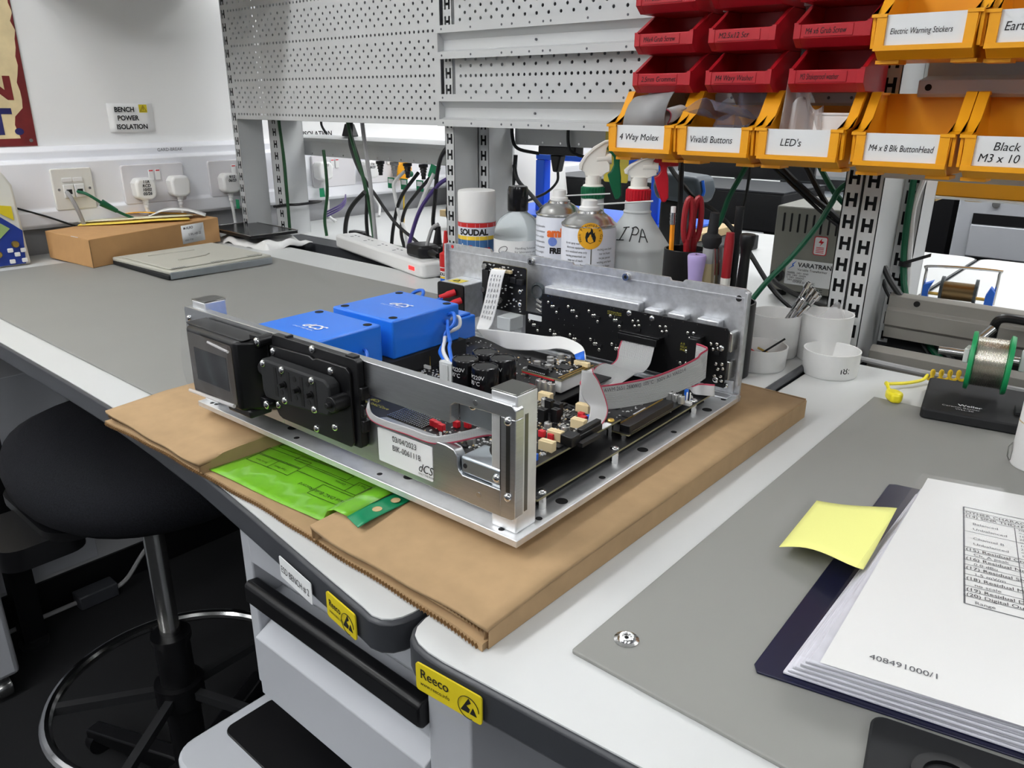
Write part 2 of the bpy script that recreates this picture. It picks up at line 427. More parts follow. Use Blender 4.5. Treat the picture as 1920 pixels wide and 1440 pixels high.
upright('grey slotted upright at the left end of the big pegboard, front one of its pair', -1.946, .026, 1.13, 1.202, ph=.008)
upright('grey slotted upright behind the left pegboard post with the black cable tie round it', -1.896, .052, 1.204, 1.275, ph=.0)
upright('slotted upright in the middle, rising behind the white capped spray can', -1.1535, .0255, 1.1305, 1.2, ph=.008)
upright('slotted upright in the middle, just behind and right of the front one', -1.1305, .03, 1.202, 1.275, ph=.004)
upright('slotted upright on the right, left one of the close front pair by the white tubs', -.3685, .0245, 1.135, 1.2, ph=.012)
upright('slotted upright on the right, right one of the close front pair by the green cable', -.3435, .0265, 1.135, 1.235, ph=.009)
upright('slotted upright set back behind the right front pair, half hidden by cables', -.325, .034, 1.245, 1.31, ph=.01)

def pegsheet(x0, x1, z0, z1, y, zd, d=.0132, per=.08, r=.0031):
    m = M(); off = [(0, 'a'), (.0175, 'e'), (.0289, 'o'), (.0398, 'e'), (.0511, 'o'), (.0625, 'e')]
    rows = []
    for k in range(-12, 13):
        for f, ty in off:
            z = zd + k*per + f
            if z0+.008 < z < z1-.006: rows.append((z, ty))
    rows.sort()
    bd = [z0+.0005] + [(a[0]+b_[0])/2 for a, b_ in zip(rows, rows[1:])] + [z1]
    n = int((x1-x0-.016)/d); xa = x0+.008
    m.quad((x0, y, z0), (xa, y, z0), (xa, y, z1), (x0, y, z1)); xe = xa+n*d; m.quad((xe, y, z0), (x1, y, z0), (x1, y, z1), (xe, y, z1))
    for j, (z, ty) in enumerate(rows):
        zl, zh = bd[j], bd[j+1]
        for i in range(n):
            xl, xh = xa+i*d, xa+(i+1)*d; c = (xl+xh)/2
            if ty == 'a' or (ty == 'e' and i % 2 == 0) or (ty == 'o' and i % 2 == 1):
                out = [(xh, z), (xh, zh), (c, zh), (xl, zh), (xl, z), (xl, zl), (c, zl), (xh, zl)]
                inn = [(c+r*math.cos(math.pi*q/4), z+r*math.sin(math.pi*q/4)) for q in range(8)]
                vo = [m.b.verts.new((u, y, v)) for u, v in out]; vi = [m.b.verts.new((u, y, v)) for u, v in inn]
                for q in range(8): m.b.faces.new((vo[q], vo[(q+1) % 8], vi[(q+1) % 8], vi[q]))
            else: m.quad((xl, y, zl), (xh, y, zl), (xh, y, zh), (xl, y, zh))
    return m
t = thing('pegboard', 'large perforated grey pegboard at upper left between two slotted uprights', 'pegboard', (0, 0, 0))
pegsheet(-1.918, -1.158, .300, .80, 1.128, .3925).put('perforated_sheet', shelf, t, norm=False, solid=.0014, off=1, ang=0)
M().box(-1.918, -1.158, 1.128, 1.146, .3, .3015).put('bottom_flange', shelf, t)
t = thing('pegboard', 'rear board of the opposite bench, coloured dark for the shade behind the large left pegboard', 'pegboard', (0, 0, 0))
M().box(-1.84, -1.135, 1.262, 1.266, .300, .80).put('sheet', inkg, t)  # sheet added so the peg holes read dark; the shade is in its colour
t = thing('pegboard', 'rear board of the opposite bench, coloured dark for the shade behind the pegboard with bin rails', 'pegboard', (0, 0, 0))
M().box(-1.097, -.372, 1.262, 1.266, .345, .80).put('sheet', inkg, t)  # same backing, dark colour stands in for shade behind the holes
t = thing('pegboard', 'perforated grey pegboard behind the two bin rails and the red bins', 'pegboard', (0, 0, 0))
pegsheet(-1.124, -.372, .305, .80, 1.134, .391).put('perforated_sheet', shelf, t, norm=False, solid=.0014, off=1, ang=0)
M().box(-1.124, -.372, 1.134, 1.15, .305, .3065).put('bottom_flange', shelf, t)
def rail(label, zb, x0=-1.155, x1=-.36, y=1.112):
    t = thing('bin_rail', label, 'rail', (0, y, zb), 0, 'bin rails')
    prof = [(.0, .0), (0, .0125), (.0015, .0125), (.0155, .0165), (.0165, .034), (.004, .0455), (0, .0455), (0, .0585), (.0015, .0585), (.0015, .0468), (.0045, .0468), (.018, .0355), (.018, .0155), (.004, .0112), (.0015, .0112), (.0015, 0)]
    rl = M().prism(prof, x0, x1, 'x').put('rail_profile', shelf, t)
    M().prism([(.0, .0125), (.0165, .0145), (.0165, .0355), (.004, .0455), (0, .0455)], x0+.004, x0+.0055, 'x').put('end_bracket', shelf, t)
    h = M()
    for k in range(4):
        for f in (.016, .092, .168, .192, .232, .262):
            xx = x0+f+k*.262
            if xx < x1: h.cyl((xx, -.0002, .0062), (xx, .0002, .0062), .0021, n=10); h.cyl((xx, -.0002, .052), (xx, .0002, .052), .0021, n=10)
    for xx in (x0+.235, x0+.5): h.cyl((xx, .0135, .026), (xx, .016, .026), .0021, n=10)
    merge(rl, h, inkg); return t
rail('upper grey bin rail across the right pegboard, beside the red bins', .4205)
rail('lower grey bin rail across the right pegboard, carrying the yellow bins', .2995)
rail('grey bin rail high on the right pegboard, out at the top edge', .541)
# bay to the right of the upright pair
t = thing('shelf_back', 'grey steel back sheet between the two rows of yellow bins at right', 'panel', (0, 0, 0))
M().box(-.29, 1.1, 1.145, 1.147, .33, .60).put('sheet', shelf, t)
M().prism([(1.112, .356), (1.116, .352), (1.146, .36), (1.146, .378), (1.112, .372)], -.29, 1.1, 'x').put('ledge', shelf, t, bev=.0008)
M().cyl((-.278, 1.1115, .3635), (-.278, 1.113, .3635), .004).cyl((-.05, 1.1115, .3635), (-.05, 1.113, .3635), .004).put('mounting_hole', dark, t)
t = thing('bin_rail', 'grey steel rail beneath the lower yellow bins at far right', 'rail', (0, 0, 0))
M().prism([(1.118, .252), (1.118, .276), (1.135, .285), (1.138, .285), (1.138, .252)], -.316, 1.1, 'x').put('rail_profile', shelf, t, bev=.0006)
M().cyl((-.283, 1.1165, .262), (-.283, 1.1185, .262), .0045).put('bolt_head', yel, t)
t = thing('power_rail', 'grey steel bench rail at right holding the green solder spool bar', 'rail', (0, 0, 0))
M().prism([(1.192, .020), (1.192, .036), (1.187, .040), (1.187, .062), (1.192, .066), (1.192, .082), (1.2, .086), (1.204, .086), (1.204, .020)], -.30, 1.1, 'x').put('rail_profile', railp, t, bev=.0006)
M().cyl((-.262, 1.1905, .0755), (-.262, 1.193, .0755), .0042).put('mounting_hole', dark, t)
t = thing('power_rail', 'lower grey bench rail behind the black stand base at right', 'rail', (0, 0, 0))
M().prism([(1.135, -.05), (1.135, .012), (1.145, .018), (1.15, .018), (1.15, -.05)], -.30, 1.1, 'x').put('rail_profile', railp, t, bev=.0006)
M().cyl((-.148, 1.1335, -.004), (-.148, 1.136, -.004), .0065).put('mounting_hole', dark, t)
t = thing('cable_tray', 'black cable tray behind the rails at the back of the right bench', 'tray', (0, 0, 0))
M().box(-.30, 1.1, 1.16, 1.225, -.05, -.045).box(-.30, 1.1, 1.223, 1.226, -.05, .062).put('tray', blackm, t)
t = thing('shadow_shelf', 'unseen grey shelf above the left pegboard, added to shade the wall', 'shelf', (0, 0, 0))
M().box(-2.03, -1.62, .72, 1.12, .60, .622).box(-2.03, -1.62, .716, .72, .595, .63).put('shelf_board', shelf, t, bev=.001)  # out of view, sized to throw a shadow on the left wall
# mains rails under the boards
def mains(label, x0, x1, z, y=1.30, holes=True):
    t = thing('power_rail', label, 'rail', (0, y, z))
    M().prism([(0, 0), (0, .036), (-.008, .046), (.02, .052), (.062, .052), (.062, 0)], x0, x1, 'x').put('casing', shelf, t, bev=.0015)
    h = M()
    n = int((x1-x0)/.045)
    for i in range(n):
        h.cyl((x0+.03+i*.045, -.0006, .006), (x0+.03+i*.045, .001, .006), .0022, n=8)
    h.put('screw_heads', steel, t)
    return t
mains('grey mains rail with hanging plugs under the left pegboard', -1.905, -1.16, .206, 1.29)
mains('grey mains rail under the lower bin rail behind the green trigger', -1.09, -.38, .262, 1.27)
# ================================================================ things on the left wall
t = thing('tin_sign', 'rusty cream tin sign with maroon and navy letters at top left of the wall', 'sign', (WX+.001, .60, .2435))
M().box(0, .0015, -.55, .09, 0, .64).put('sheet', cream, t, bev=.0004)
rag = [(.09, 0), (.09, .64)] + [(.083+random.uniform(-.004, .004)-.020*(z < .07)-.008*(z < .16)+.004*(z > .2), z) for z in [.64-.018*i for i in range(34)]] + [(.058, .017), (-.55, .012), (-.55, 0)]
M().prism(rag, .0015, .0019, 'x').put('rust_border', maroon, t)
for tx, y, z, h, mm in (('T.', .068, .028, .054, navyp), ('N', .062, .102, .047, maroon), ('E', .042, .168, .036, maroon), ('K', .036, .218, .036, maroon), ('S', .03, .27, .034, maroon)):
    lettering(tx, t, (.0016, y, z), (0, 1, 0), (0, 0, 1), h, mm, align='RIGHT', bold=.003, sx=1.25, lift=.0006)
M().cyl((.0015, .078, .012), (.0028, .078, .012), .004).put('screw', steel, t)
t = thing('paper_notice', 'white paper notice reading BENCH POWER ISOLATION on the left wall', 'notice', (WX+.001, .915, .27))
m = M(); rows = []
for i in range(7):
    z = .067*i/6; rows.append([(.0008+.0022*max(0, (1-i/2))**2*abs(math.sin(k*.9)), -.056+.112*k/6+.003*(1-i/6)*0, z-.003*math.sin(k*.5)*(i == 0)) for k in range(7)])
m.grid(rows).put('sheet', paper, t, solid=.0004, off=1)
for s_, z, y in (('BENCH', .047, -.040), ('POWER', .027, -.035), ('ISOLATION', .0065, -.040)): lettering(s_, t, (.0016, y, z), (0, 1, 0), (0, 0, 1), .0115, ink, bold=.0005, sx=.95, lift=.0016)
M().box(.0014, .0022, .022, .042, .045, .064).put('warning_patch', ylabel, t)
M().tube([(.0025, .0245, .048), (.0025, .0395, .048), (.0025, .032, .0615)], .0008, 4, closed=True).box(.0022, .0026, .0314, .0326, .0515, .0575).put('warning_symbol', ink, t)
t = thing('paper_notice', 'white notice half hidden behind the left pegboard cables, reading ISOLATION', 'notice', (WX+.001, 1.50, .24))
M().box(0, .0006, -.1, .1, 0, .09).put('sheet', paper, t)
lettering('ISOLATION', t, (.0008, -.085, .006), (0, 1, 0), (0, 0, 1), .015, ink, bold=.0004)

# sockets
SX = WX+.05
def socket(label, y0, rocker_red=True):
    t = thing('wall_socket', label, 'socket', (SX, y0, .1), 0, 'double wall sockets')
    M().prism(rounded(0, .158, 0, .094, .006), 0, .008, 'x').put('faceplate', plate, t, bev=.002)
    for k in (0, 1):
        r = M().box(.008, .0115, .065+k*.017, .078+k*.017, .055, .081).put('rocker_switch', white_p, t, bev=.0015)
        if rocker_red: M().box(.0115, .0119, .0665+k*.017, .0765+k*.017, .077, .0798).put('red_mark', redc, r)
    return t
socket('white double socket with two plugs, nearest the brown box on the left wall', .845)
socket('white double socket beside the left slotted upright', 1.072)
socket('white double socket behind the left pegboard with marked plugs', 1.40)
socket('white double socket on the left wall behind the hanging mains plugs', 1.62)
t = thing('network_socket', 'cream twin network socket plate above the brown box', 'socket', (SX, .686, .1))
M().prism(rounded(0, .09, 0, .094, .004), 0, .008, 'x').put('faceplate', keyg, t, bev=.002)
for k in (0, 1):
    M().box(.008, .013, .021+k*.024, .043+k*.024, .028, .058).box(.008, .0105, .021+k*.024, .043+k*.024, .063, .073).put('jack', white_p, t, bev=.0012)
    M().box(.0131, .0134, .026+k*.024, .038+k*.024, .036, .047).put('jack_opening', blackm, t)
M().cyl((.008, .012, .047), (.0092, .012, .047), .003).cyl((.008, .08, .047), (.0092, .08, .047), .003).put('screw', steel, t)
def cable(name, label, pts, r, m, cat='cable', group=None, k=6):
    o = M().tube(smooth(pts, k), r, 8).put(name, m); o.location = (0, 0, B); return tag(o, label, cat, group)
cable('network_cable', 'green network cable with boot plugged into the cream wall plate', [(SX+.012, .736, .141), (SX+.035, .748, .135), (SX+.045, .778, .11), (SX+.05, .81, .088), (SX+.05, .86, .06)], .0036, green_c)
t = thing('cable_boot', 'tapered green strain relief sleeve on the green network cable', 'sleeve', (0, 0, 0))
M().cyl((SX+.044, .772, .115), (SX+.052, .802, .093), .0088, .0052).put('sleeve', green_c, t)
cable('network_cable', 'grey network cable hanging from the cream wall plate behind the box', [(SX+.012, .712, .141), (SX+.026, .714, .13), (SX+.032, .722, .1), (SX+.032, .732, .06), (SX+.04, .745, .02)], .0048, grey_c)
def plug(label, y, z, lines=None, rz_=0, x=SX+.008, m=white_p):
    t = thing('mains_plug', label, 'plug', (x, y, z), 0, 'white mains plugs on the left wall')
    pr = [(-.024, -.02), (-.026, .014), (-.018, .026), (.018, .026), (.026, .014), (.024, -.02), (.012, -.026), (-.012, -.026)]
    M().prism(pr, 0, .034, 'x').put('body', m, t, bev=.006, seg=3)
    g = M().lathe([(.0075, 0), (.0075, -.006), (.006, -.007), (.0066, -.012), (.005, -.013), (.0056, -.02), (.0042, -.022), (.0042, -.03)], (.017, 0, -.026)).put('strain_relief', m, t)
    if lines:
        for i, s_ in enumerate(lines): lettering(s_, t, (.0346, 0, .014-i*.0095), (0, 1, 0), (0, 0, 1), .0072, ink, align='CENTER', bold=.0003, shear=.15)
    return t
plug('white plug covered in handwriting in the socket behind the brown box', .886, .138, ['11A', 'RCD', '10/02', '05/26'])
plug('plain white plug on the right of the socket behind the brown box', .976, .138)
plug('white plug with an inked label beside the left slotted upright', 1.118, .136, ['9/12', '06/23'])
plug('white plug half hidden behind the left slotted upright', 1.19, .137)
plug('white plug with one inked line just right of the left upright pair', 1.425, .150, ['6/21'])
plug('white plug with two inked lines behind the left mains rail', 1.60, .145, ['7.6', 'RCD'])
cable('mains_cable', 'white mains lead from the inked plug down behind the brown box', [(SX+.025, .886, .085), (SX+.03, .90, .07), (SX+.05, .93, .05), (SX+.06, .96, .02)], .004, white_c)
cable('mains_cable', 'white mains lead from the plain plug down behind the brown box', [(SX+.025, .976, .085), (SX+.03, .976, .06), (SX+.04, .97, .01)], .004, white_c)
cable('mains_cable', 'white mains lead with green tag hanging beside the left upright', [(SX+.025, 1.118, .085), (SX+.03, 1.118, .06), (SX+.03, 1.12, .03), (SX+.04, 1.12, .0)], .0042, white_c)
cable('mains_cable', 'white mains lead hanging below the one line plug behind the mains rail', [(SX+.025, 1.425, .10), (SX+.03, 1.43, .06), (SX+.03, 1.43, .02), (SX+.05, 1.44, .002)], .0045, white_c)
cable('mains_cable', 'white mains lead hanging below the two line plug behind the mains rail', [(SX+.025, 1.60, .095), (SX+.03, 1.61, .06), (SX+.04, 1.62, .03), (SX+.06, 1.60, .004)], .0045, white_c)
t = thing('cable_tag', 'small green and white tag on the white lead below the one line plug', 'tag', (SX+.026, 1.418, .075))
M().box(0, .001, -.012, .008, 0, .026).put('tag', greendk, t)
t = thing('cable_tag', 'pale green tag at the foot of the left upright', 'tag', (-1.958, 1.128, .068))
M().box(-.012, .004, 0, .001, 0, .024).put('tag', greendk, t)
cable('mains_cable', 'thin black lead along the wall left of the brown box', [(SX, .60, .115), (SX+.01, .66, .09), (SX+.03, .72, .062), (SX+.03, .78, .05)], .0022, rubber)

# ================================================================ left bench things
t = thing('test_instrument', 'white and blue bench instrument with green screen at the left edge', 'instrument', (-1.915, .587, 0))
M().prism([(-.26, 0), (0, 0), (-.006, .17), (-.02, .198), (-.05, .205), (-.26, .208)], -.16, 0, 'x').put('case', inst_w, t, bev=.006)
# front face looks along +x
t_b = M().prism([(-.012, .004), (-.006, .075), (-.02, .088), (-.055, .118), (-.26, .128), (-.26, .004)], 0, .004, 'x').put('front_panel', inst_b, t, bev=.001)
M().prism([(-.018, .098), (-.018, .128), (-.08, .138), (-.052, .122)], 0, .0035, 'x').put('warning_patch', ylabel, t)
M().prism([(-.03, .082), (-.062, .108), (-.2, .114), (-.2, .056), (-.06, .056)], .004, .0055, 'x').put('screen', lcd, t_b)
for i, s_ in enumerate(('RDY 240V', 'LVL 1.2', 'CH 4/8', 'AUTO')): lettering(s_, t_b, (.0056, -.115+.0, .095-i*.011), (0, 1, 0), (0, 0, 1), .0075, ink)
M().lathe([(0, .006), (.006, .006), (.0075, .003), (.0075, 0)], (.004, -.026, .048), axis=(1, 0, 0)).put('button', gold, t)
M().lathe([(0, .006), (.006, .006), (.0075, .003), (.0075, 0)], (.004, -.062, .03), axis=(1, 0, 0)).put('button', gold, t)
for (y, z) in ((-.026, .026), (-.014, .012), (-.038, .012), (-.038, .036), (-.013, .034)): M().prism(rounded(y-.0055, y+.0055, z-.0045, z+.0045, .002), .004, .0075, 'x').put('key', white_p, t, bev=.001)

t = thing('cardboard_carton', 'closed brown cardboard carton with white label on the left bench', 'box', (-1.751, .652, .0035))
q = [(0, 0), (-.196, -.016), (-.313, .346), (-.118, .362)]
M().prism([q[0], q[1], (-.31, .346), (-.116, .362)], 0, .061).put('carton', card2, t, bev=.0012)
M().box(-.0008, .0008, .0, .0012, .0, .058).put('flap_seam', cardin, t)
R = Matrix.Rotation(math.atan2(-.116, .362)*-1, 3, 'Z')
e1 = (Vector((-.116, .362, 0))).normalized()
M().quad(e1*.255+Vector((.0008, 0, .012)), e1*.328+Vector((.0008, 0, .012)), e1*.328+Vector((.0008, 0, .056)), e1*.255+Vector((.0008, 0, .056))).put('shipping_label', papersh, t, solid=.0003)
lettering('M-XLRO', t, e1*.261+Vector((.0014, 0, .046)), e1, (0, 0, 1), .006, ink, bold=.0002)
lettering('5 SRL-HD 22', t, e1*.275+Vector((.0014, 0, .030)), e1, (0, 0, 1), .0055, ink)
lettering('00241-7730', t, e1*.262+Vector((.0014, 0, .018)), e1, (0, 0, 1), .004, inkg)
M().box(-.075, -.045, -.0055, -.0045, .0606, .0615, rot=Matrix.Rotation(.08, 3, 'Z')).put('clear_tape', papersh, t)

def strip(name, label, pts, wd, m, z, cat='strip', group='component tape strips on the carton'):
    A = smooth(pts, 5); rows = [[], []]
    for i, p in enumerate(A):
        d = (A[min(i+1, len(A)-1)]-A[max(i-1, 0)]).normalized(); n = Vector((-d.y, d.x, 0)).normalized()
        rows[0].append(p-n*wd/2); rows[1].append(p+n*wd/2)
    mm = M(); mm.grid(rows); o = mm.put(name, m, solid=.0012); o.location = (0, 0, B+z); return tag(o, label, cat, group)
strip('tape_strip', 'yellow component tape strip lying lowest along the front of the carton', [(-1.98, .725, 0), (-1.93, .80, .002), (-1.90, .87, .004), (-1.87, .94, .003)], .045, strapy, .0665)
strip('tape_strip', 'cream component tape strip across the left of the carton top', [(-2.0, .735, .003), (-1.95, .82, .006), (-1.915, .90, .007), (-1.9, .96, .006)], .04, strapc, .0675)
strip('tape_strip', 'orange yellow component tape strip curved at the back of the carton', [(-2.02, .80, .006), (-1.99, .86, .012), (-1.95, .91, .010), (-1.92, .96, .006)], .016, amber, .0685)
strip('paper_bag', 'crumpled white paper bag on the back of the carton by the tape strips', [(-1.965, .88, .004), (-1.94, .92, .02), (-1.92, .965, .016), (-1.90, 1.0, .002)], .06, paper, .0675, 'bag', None)
t = thing('laptop', 'closed pale grey laptop shaped unit face down in front of the carton', 'laptop', (-1.512, .700, .0035), .0)
a_ = Vector((-.245, -.004, 0)); c_ = Vector((-.016, .246, 0))
def Q(u, v, z): p = a_*u + c_*v; return (p.x, p.y, z)
M().prism([Q(0, 0, 0)[:2], Q(1, 0, 0)[:2], Q(1, 1, 0)[:2], Q(0, 1, 0)[:2]], .001, .0105).put('base', blackm, t, bev=.002)
M().prism([Q(-.005, .03, 0)[:2], Q(1, -.0, 0)[:2], Q(1, 1, 0)[:2], Q(-.005, 1, 0)[:2]], .0085, .0175).put('lid', lapg, t, bev=.003)
M().prism([Q(.03, .93, 0)[:2], Q(.9, .95, 0)[:2], Q(.9, .04, 0)[:2], Q(.06, .05, 0)[:2]], .0175, .0205).put('raised_panel', lapg, t, bev=.0015)
M().box(-.001, .0045, .004, .235, .002, .0155).put('side_bezel', zinc, t, bev=.001)
v = M()
for k in range(3):
    for i in range(7): 
        p = Q(.05+.01*(i % 2)*0, .07+k*.36+i*.018, 0); v.box(p[0]-.004, p[0]+.004, p[1]-.0008, p[1]+.0008, .0204, .0207)
v.put('vent_slots', inkg, t)
M().tube([Q(.72, .2, .0212), Q(.68, .62, .0212)], .0018, 6).tube([Q(.34, .28, .0212), Q(.36, .55, .0212), Q(.42, .62, .0212)], .0018, 6).put('moulded_rib', lapg, t)
t = thing('packing_bag', 'crumpled white padded bag under the black tablet on the left bench', 'bag', (-1.80, 1.09, .0005), .05)
m = M(); m.grid([[(x, y, .010+.009*math.sin(x*70+y*30)*math.sin(y*60+x*11)-.012*(abs(x) > .11 or abs(y) > .06)) for x in [-.12+.24*i/18 for i in range(19)]] for y in [-.07+.14*j/12 for j in range(13)]])
m.put('bag', paper, t, solid=.002)
t = thing('tablet', 'black glass tablet lying on the white padded bag', 'tablet', (-1.835, 1.08, .0245), -.02)
M().prism(rounded(-.112, .112, -.062, .075, .006), 0, .007).put('case', black, t, bev=.001)
M().prism(rounded(-.104, .104, -.055, .068, .003), .007, .0078).put('screen', blackg, t)
M().tube([(-.11, -.0605, .0076), (.11, -.0605, .0076), (.11, .0735, .0076), (-.11, .0735, .0076)], .0013, 6, closed=True).put('bright_rim', steel, t)
t = thing('power_strip', 'white extension block with red neon switch behind the chassis', 'power strip', (-1.37, 1.145, .0005), -.245)
M().prism(rounded(-.225, .225, -.03, .03, .012), 0, .033).put('body', white_p, t, bev=.006, seg=3)
M().box(.168, .192, -.0312, -.029, .012, .02).put('neon_switch', ledr, t)
for k in range(4): M().box(-.17+k*.075, -.165+k*.075, -.012, -.004, .0326, .0332).box(-.162+k*.075, -.154+k*.075, .004, .008, .0326, .0332).box(-.181+k*.075, -.173+k*.075, .004, .008, .0326, .0332).put('socket_slots', inkg, t)
t = thing('mains_plug', 'black mains plug in the red-lit end of the white extension block', 'plug', (-1.215, 1.118, .034), -.245)
M().prism([(-.03, -.026), (.026, -.024), (.036, 0), (.026, .024), (-.03, .026), (-.036, 0)], 0, .026).put('body', black, t, bev=.006, seg=3)
M().cyl((.03, 0, .012), (.062, 0, .01), .009, .005).put('strain_relief', black, t)
t = thing('mains_plug', 'upright black plug with cable just behind the extension block end', 'plug', (-1.252, 1.195, .0005), .3)
M().prism([(-.024, -.02), (.024, -.02), (.024, .014), (0, .026), (-.024, .014)], 0, .045).put('body', black, t, bev=.006, seg=3)
M().cyl((0, 0, .04), (.004, 0, .085), .011, .005).put('strain_relief', black, t)

# cables hanging under the left board
cb = 'cables hanging under the left pegboard'
for nm, lb, pts, r, m in (
    ('cable', 'dark green cable running down the left rear upright', [(-1.826, 1.192, .40), (-1.826, 1.192, .301), (-1.819, 1.19, .251), (-1.815, 1.19, .19), (-1.816, 1.19, .112), (-1.818, 1.19, .02)], .0042, green_d),
    ('cable', 'dark green cable hanging from the left end of the mains rail', [(-1.738, 1.26, .225), (-1.727, 1.255, .179), (-1.722, 1.25, .114), (-1.741, 1.25, .049), (-1.738, 1.25, .004)], .0042, green_d),
    ('cable', 'black cable dropping straight through the middle of the cable bundle', [(-1.58, 1.22, .38), (-1.574, 1.22, .298), (-1.564, 1.22, .258), (-1.541, 1.22, .202), (-1.522, 1.22, .131), (-1.528, 1.22, .072), (-1.526, 1.22, .012)], .0045, rubber),
    ('cable', 'dark green cable twisted with the black one mid bundle', [(-1.572, 1.214, .36), (-1.566, 1.212, .29), (-1.545, 1.214, .22), (-1.52, 1.215, .16), (-1.505, 1.215, .09), (-1.49, 1.21, .02)], .0042, green_d),
    ('cable', 'black cable kinked left then sweeping right to the bench', [(-1.575, 1.225, .34), (-1.57, 1.225, .286), (-1.581, 1.225, .252), (-1.56, 1.225, .201), (-1.527, 1.228, .157), (-1.493, 1.225, .131), (-1.421, 1.22, .074), (-1.354, 1.22, .04), (-1.30, 1.22, .006)], .004, rubber),
    ('cable', 'grey cable hanging from the board edge to the extension block', [(-1.505, 1.2, .38), (-1.498, 1.2, .3), (-1.492, 1.2, .247), (-1.482, 1.2, .178), (-1.477, 1.2, .108), (-1.471, 1.2, .012)], .0048, grey_c),
    ('cable', 'black cable curving left and down from the knot in the bundle', [(-1.504, 1.2, .14), (-1.549, 1.2, .108), (-1.576, 1.2, .078), (-1.589, 1.2, .04), (-1.589, 1.2, .006)], .0055, rubber),
    ('cable', 'black lead from the third hanging plug down to the bench', [(-1.412, 1.292, .185), (-1.414, 1.27, .165), (-1.421, 1.25, .14), (-1.444, 1.25, .106), (-1.464, 1.25, .051), (-1.474, 1.25, .006)], .0045, rubber),
    ('cable', 'black lead from the fourth hanging plug curving under the rail', [(-1.362, 1.292, .185), (-1.366, 1.27, .165), (-1.378, 1.25, .14), (-1.418, 1.25, .1), (-1.435, 1.25, .049), (-1.424, 1.25, .006)], .0042, rubber),
    ('cable', 'white lead from the grey hanging plug down to the block', [(-1.462, 1.292, .185), (-1.46, 1.26, .165), (-1.455, 1.25, .149), (-1.441, 1.25, .092), (-1.421, 1.25, .05), (-1.415, 1.25, .006)], .0042, white_c),
    ('cable', 'pale lead from the tagged plug at the right end of the rail', [(-1.325, 1.26, .19), (-1.348, 1.25, .142), (-1.376, 1.25, .092), (-1.395, 1.25, .05), (-1.40, 1.25, .006)], .0045, white_c),
    ('cable', 'purple cable arching from the middle upright to the extension block', [(-1.17, 1.215, .205), (-1.205, 1.18, .189), (-1.241, 1.18, .166), (-1.282, 1.18, .126), (-1.308, 1.18, .084), (-1.336, 1.175, .012)], .0045, purple_c),
    ('cable', 'thick black cable from the middle upright down to the black plug', [(-1.17, 1.21, .29), (-1.206, 1.18, .248), (-1.228, 1.18, .208), (-1.24, 1.18, .143), (-1.253, 1.185, .09), (-1.25, 1.195, .078)], .0045, rubber),
    ('cable', 'black cable bowed close to the middle upright down to the bench', [(-1.185, 1.215, .2), (-1.195, 1.195, .16), (-1.202, 1.18, .121), (-1.226, 1.225, .05), (-1.27, 1.235, .006)], .004, rubber),
    ('cable', 'grey cable looping round the foot of the middle upright', [(-1.168, 1.12, .106), (-1.180, 1.115, .098), (-1.19, 1.115, .081), (-1.195, 1.11, .055), (-1.178, 1.105, .046)], .004, grey_c),
    ('cable', 'thin black cable lying along the back of the left bench', [(-1.63, 1.235, .006), (-1.52, 1.24, .006), (-1.40, 1.245, .006), (-1.28, 1.26, .03), (-1.2, 1.27, .05)], .0025, rubber),
    ('cable', 'thin green lead lying behind the extension block', [(-1.66, 1.28, .008), (-1.56, 1.27, .008), (-1.44, 1.26, .006), (-1.36, 1.26, .006)], .003, green_d),
    ('earth_lead', 'thin yellow earth lead hanging from the yellow bonding plug', [(-1.475, 1.30, .145), (-1.472, 1.295, .11), (-1.47, 1.29, .06), (-1.476, 1.285, .02)], .0018, yellow_c),
):
    cable(nm, lb, pts, r, m, 'cable', cb)
def hplug(label, x, m, tagc=None):
    t = thing('mains_connector', label, 'plug', (x, 1.292, .205), 0, 'plugs hanging from the left mains rail')
    M().lathe([(.011, 0), (.011, -.006), (.008, -.008), (.009, -.012), (.0068, -.013), (.0078, -.018), (.0058, -.02), (.0064, -.025), (.005, -.027), (.005, -.034)], n=14).put('strain_relief', m, t)
    if tagc: M().box(-.018, .006, -.008, -.007, -.062, -.036).put('cable_tag', greendk, t); M().box(-.015, .003, -.0086, -.008, -.05, -.039).put('tag_print', papersh, t)
hplug('black plug by the yellow bonding plug under the left mains rail', -1.551, black)
hplug('grey plug with green tag second along under the left mains rail', -1.498, grey_c, 1)
hplug('black plug with green tag third along under the left mains rail', -1.450, black, 1)
hplug('black plug with green tag fourth along under the left mains rail', -1.394, black, 1)
t = thing('cable_tag', 'green tag at the right end of the hanging plugs by the middle upright', 'tag', (-1.325, 1.262, .178), .3)
M().box(-.014, .012, 0, .001, 0, .03, rot=Matrix.Rotation(.35, 3, 'Y')).put('tag', greendk, t)
t = thing('bonding_plug', 'round yellow earth bonding plug behind the hanging cables', 'plug', (SX+.02, 1.735, .135))
M().prism([(.034*math.cos(a), .034*math.sin(a)) for a in [math.pi/4*i+.2 for i in range(8)]], 0, .02, 'x').put('body', yel, t, bev=.005)
M().ball((.024, .02, -.012), .010).put('stud', green_c, t)
t = thing('mains_plug', 'small black plug with cable on top of the left mains rail', 'plug', (-1.69, 1.312, .259))
M().prism([(-.022, 0), (.022, 0), (.006, .032), (-.006, .032)], -.012, .012, 'y').put('body', black, t, bev=.003)
cable('cable', 'black cable loop standing on the left end of the mains rail', [(-1.79, 1.312, .262), (-1.80, 1.305, .285), (-1.79, 1.30, .31), (-1.78, 1.3, .34)], .0032, rubber)
t = thing('cable_connector', 'black moulded connector lying on the bench behind the extension block', 'connector', (-1.64, 1.28, .0005), .1)
M().box(-.026, .026, -.012, .012, 0, .024).cyl((.026, 0, .012), (.05, 0, .01), .008, .004).put('body', black, t, bev=.004)
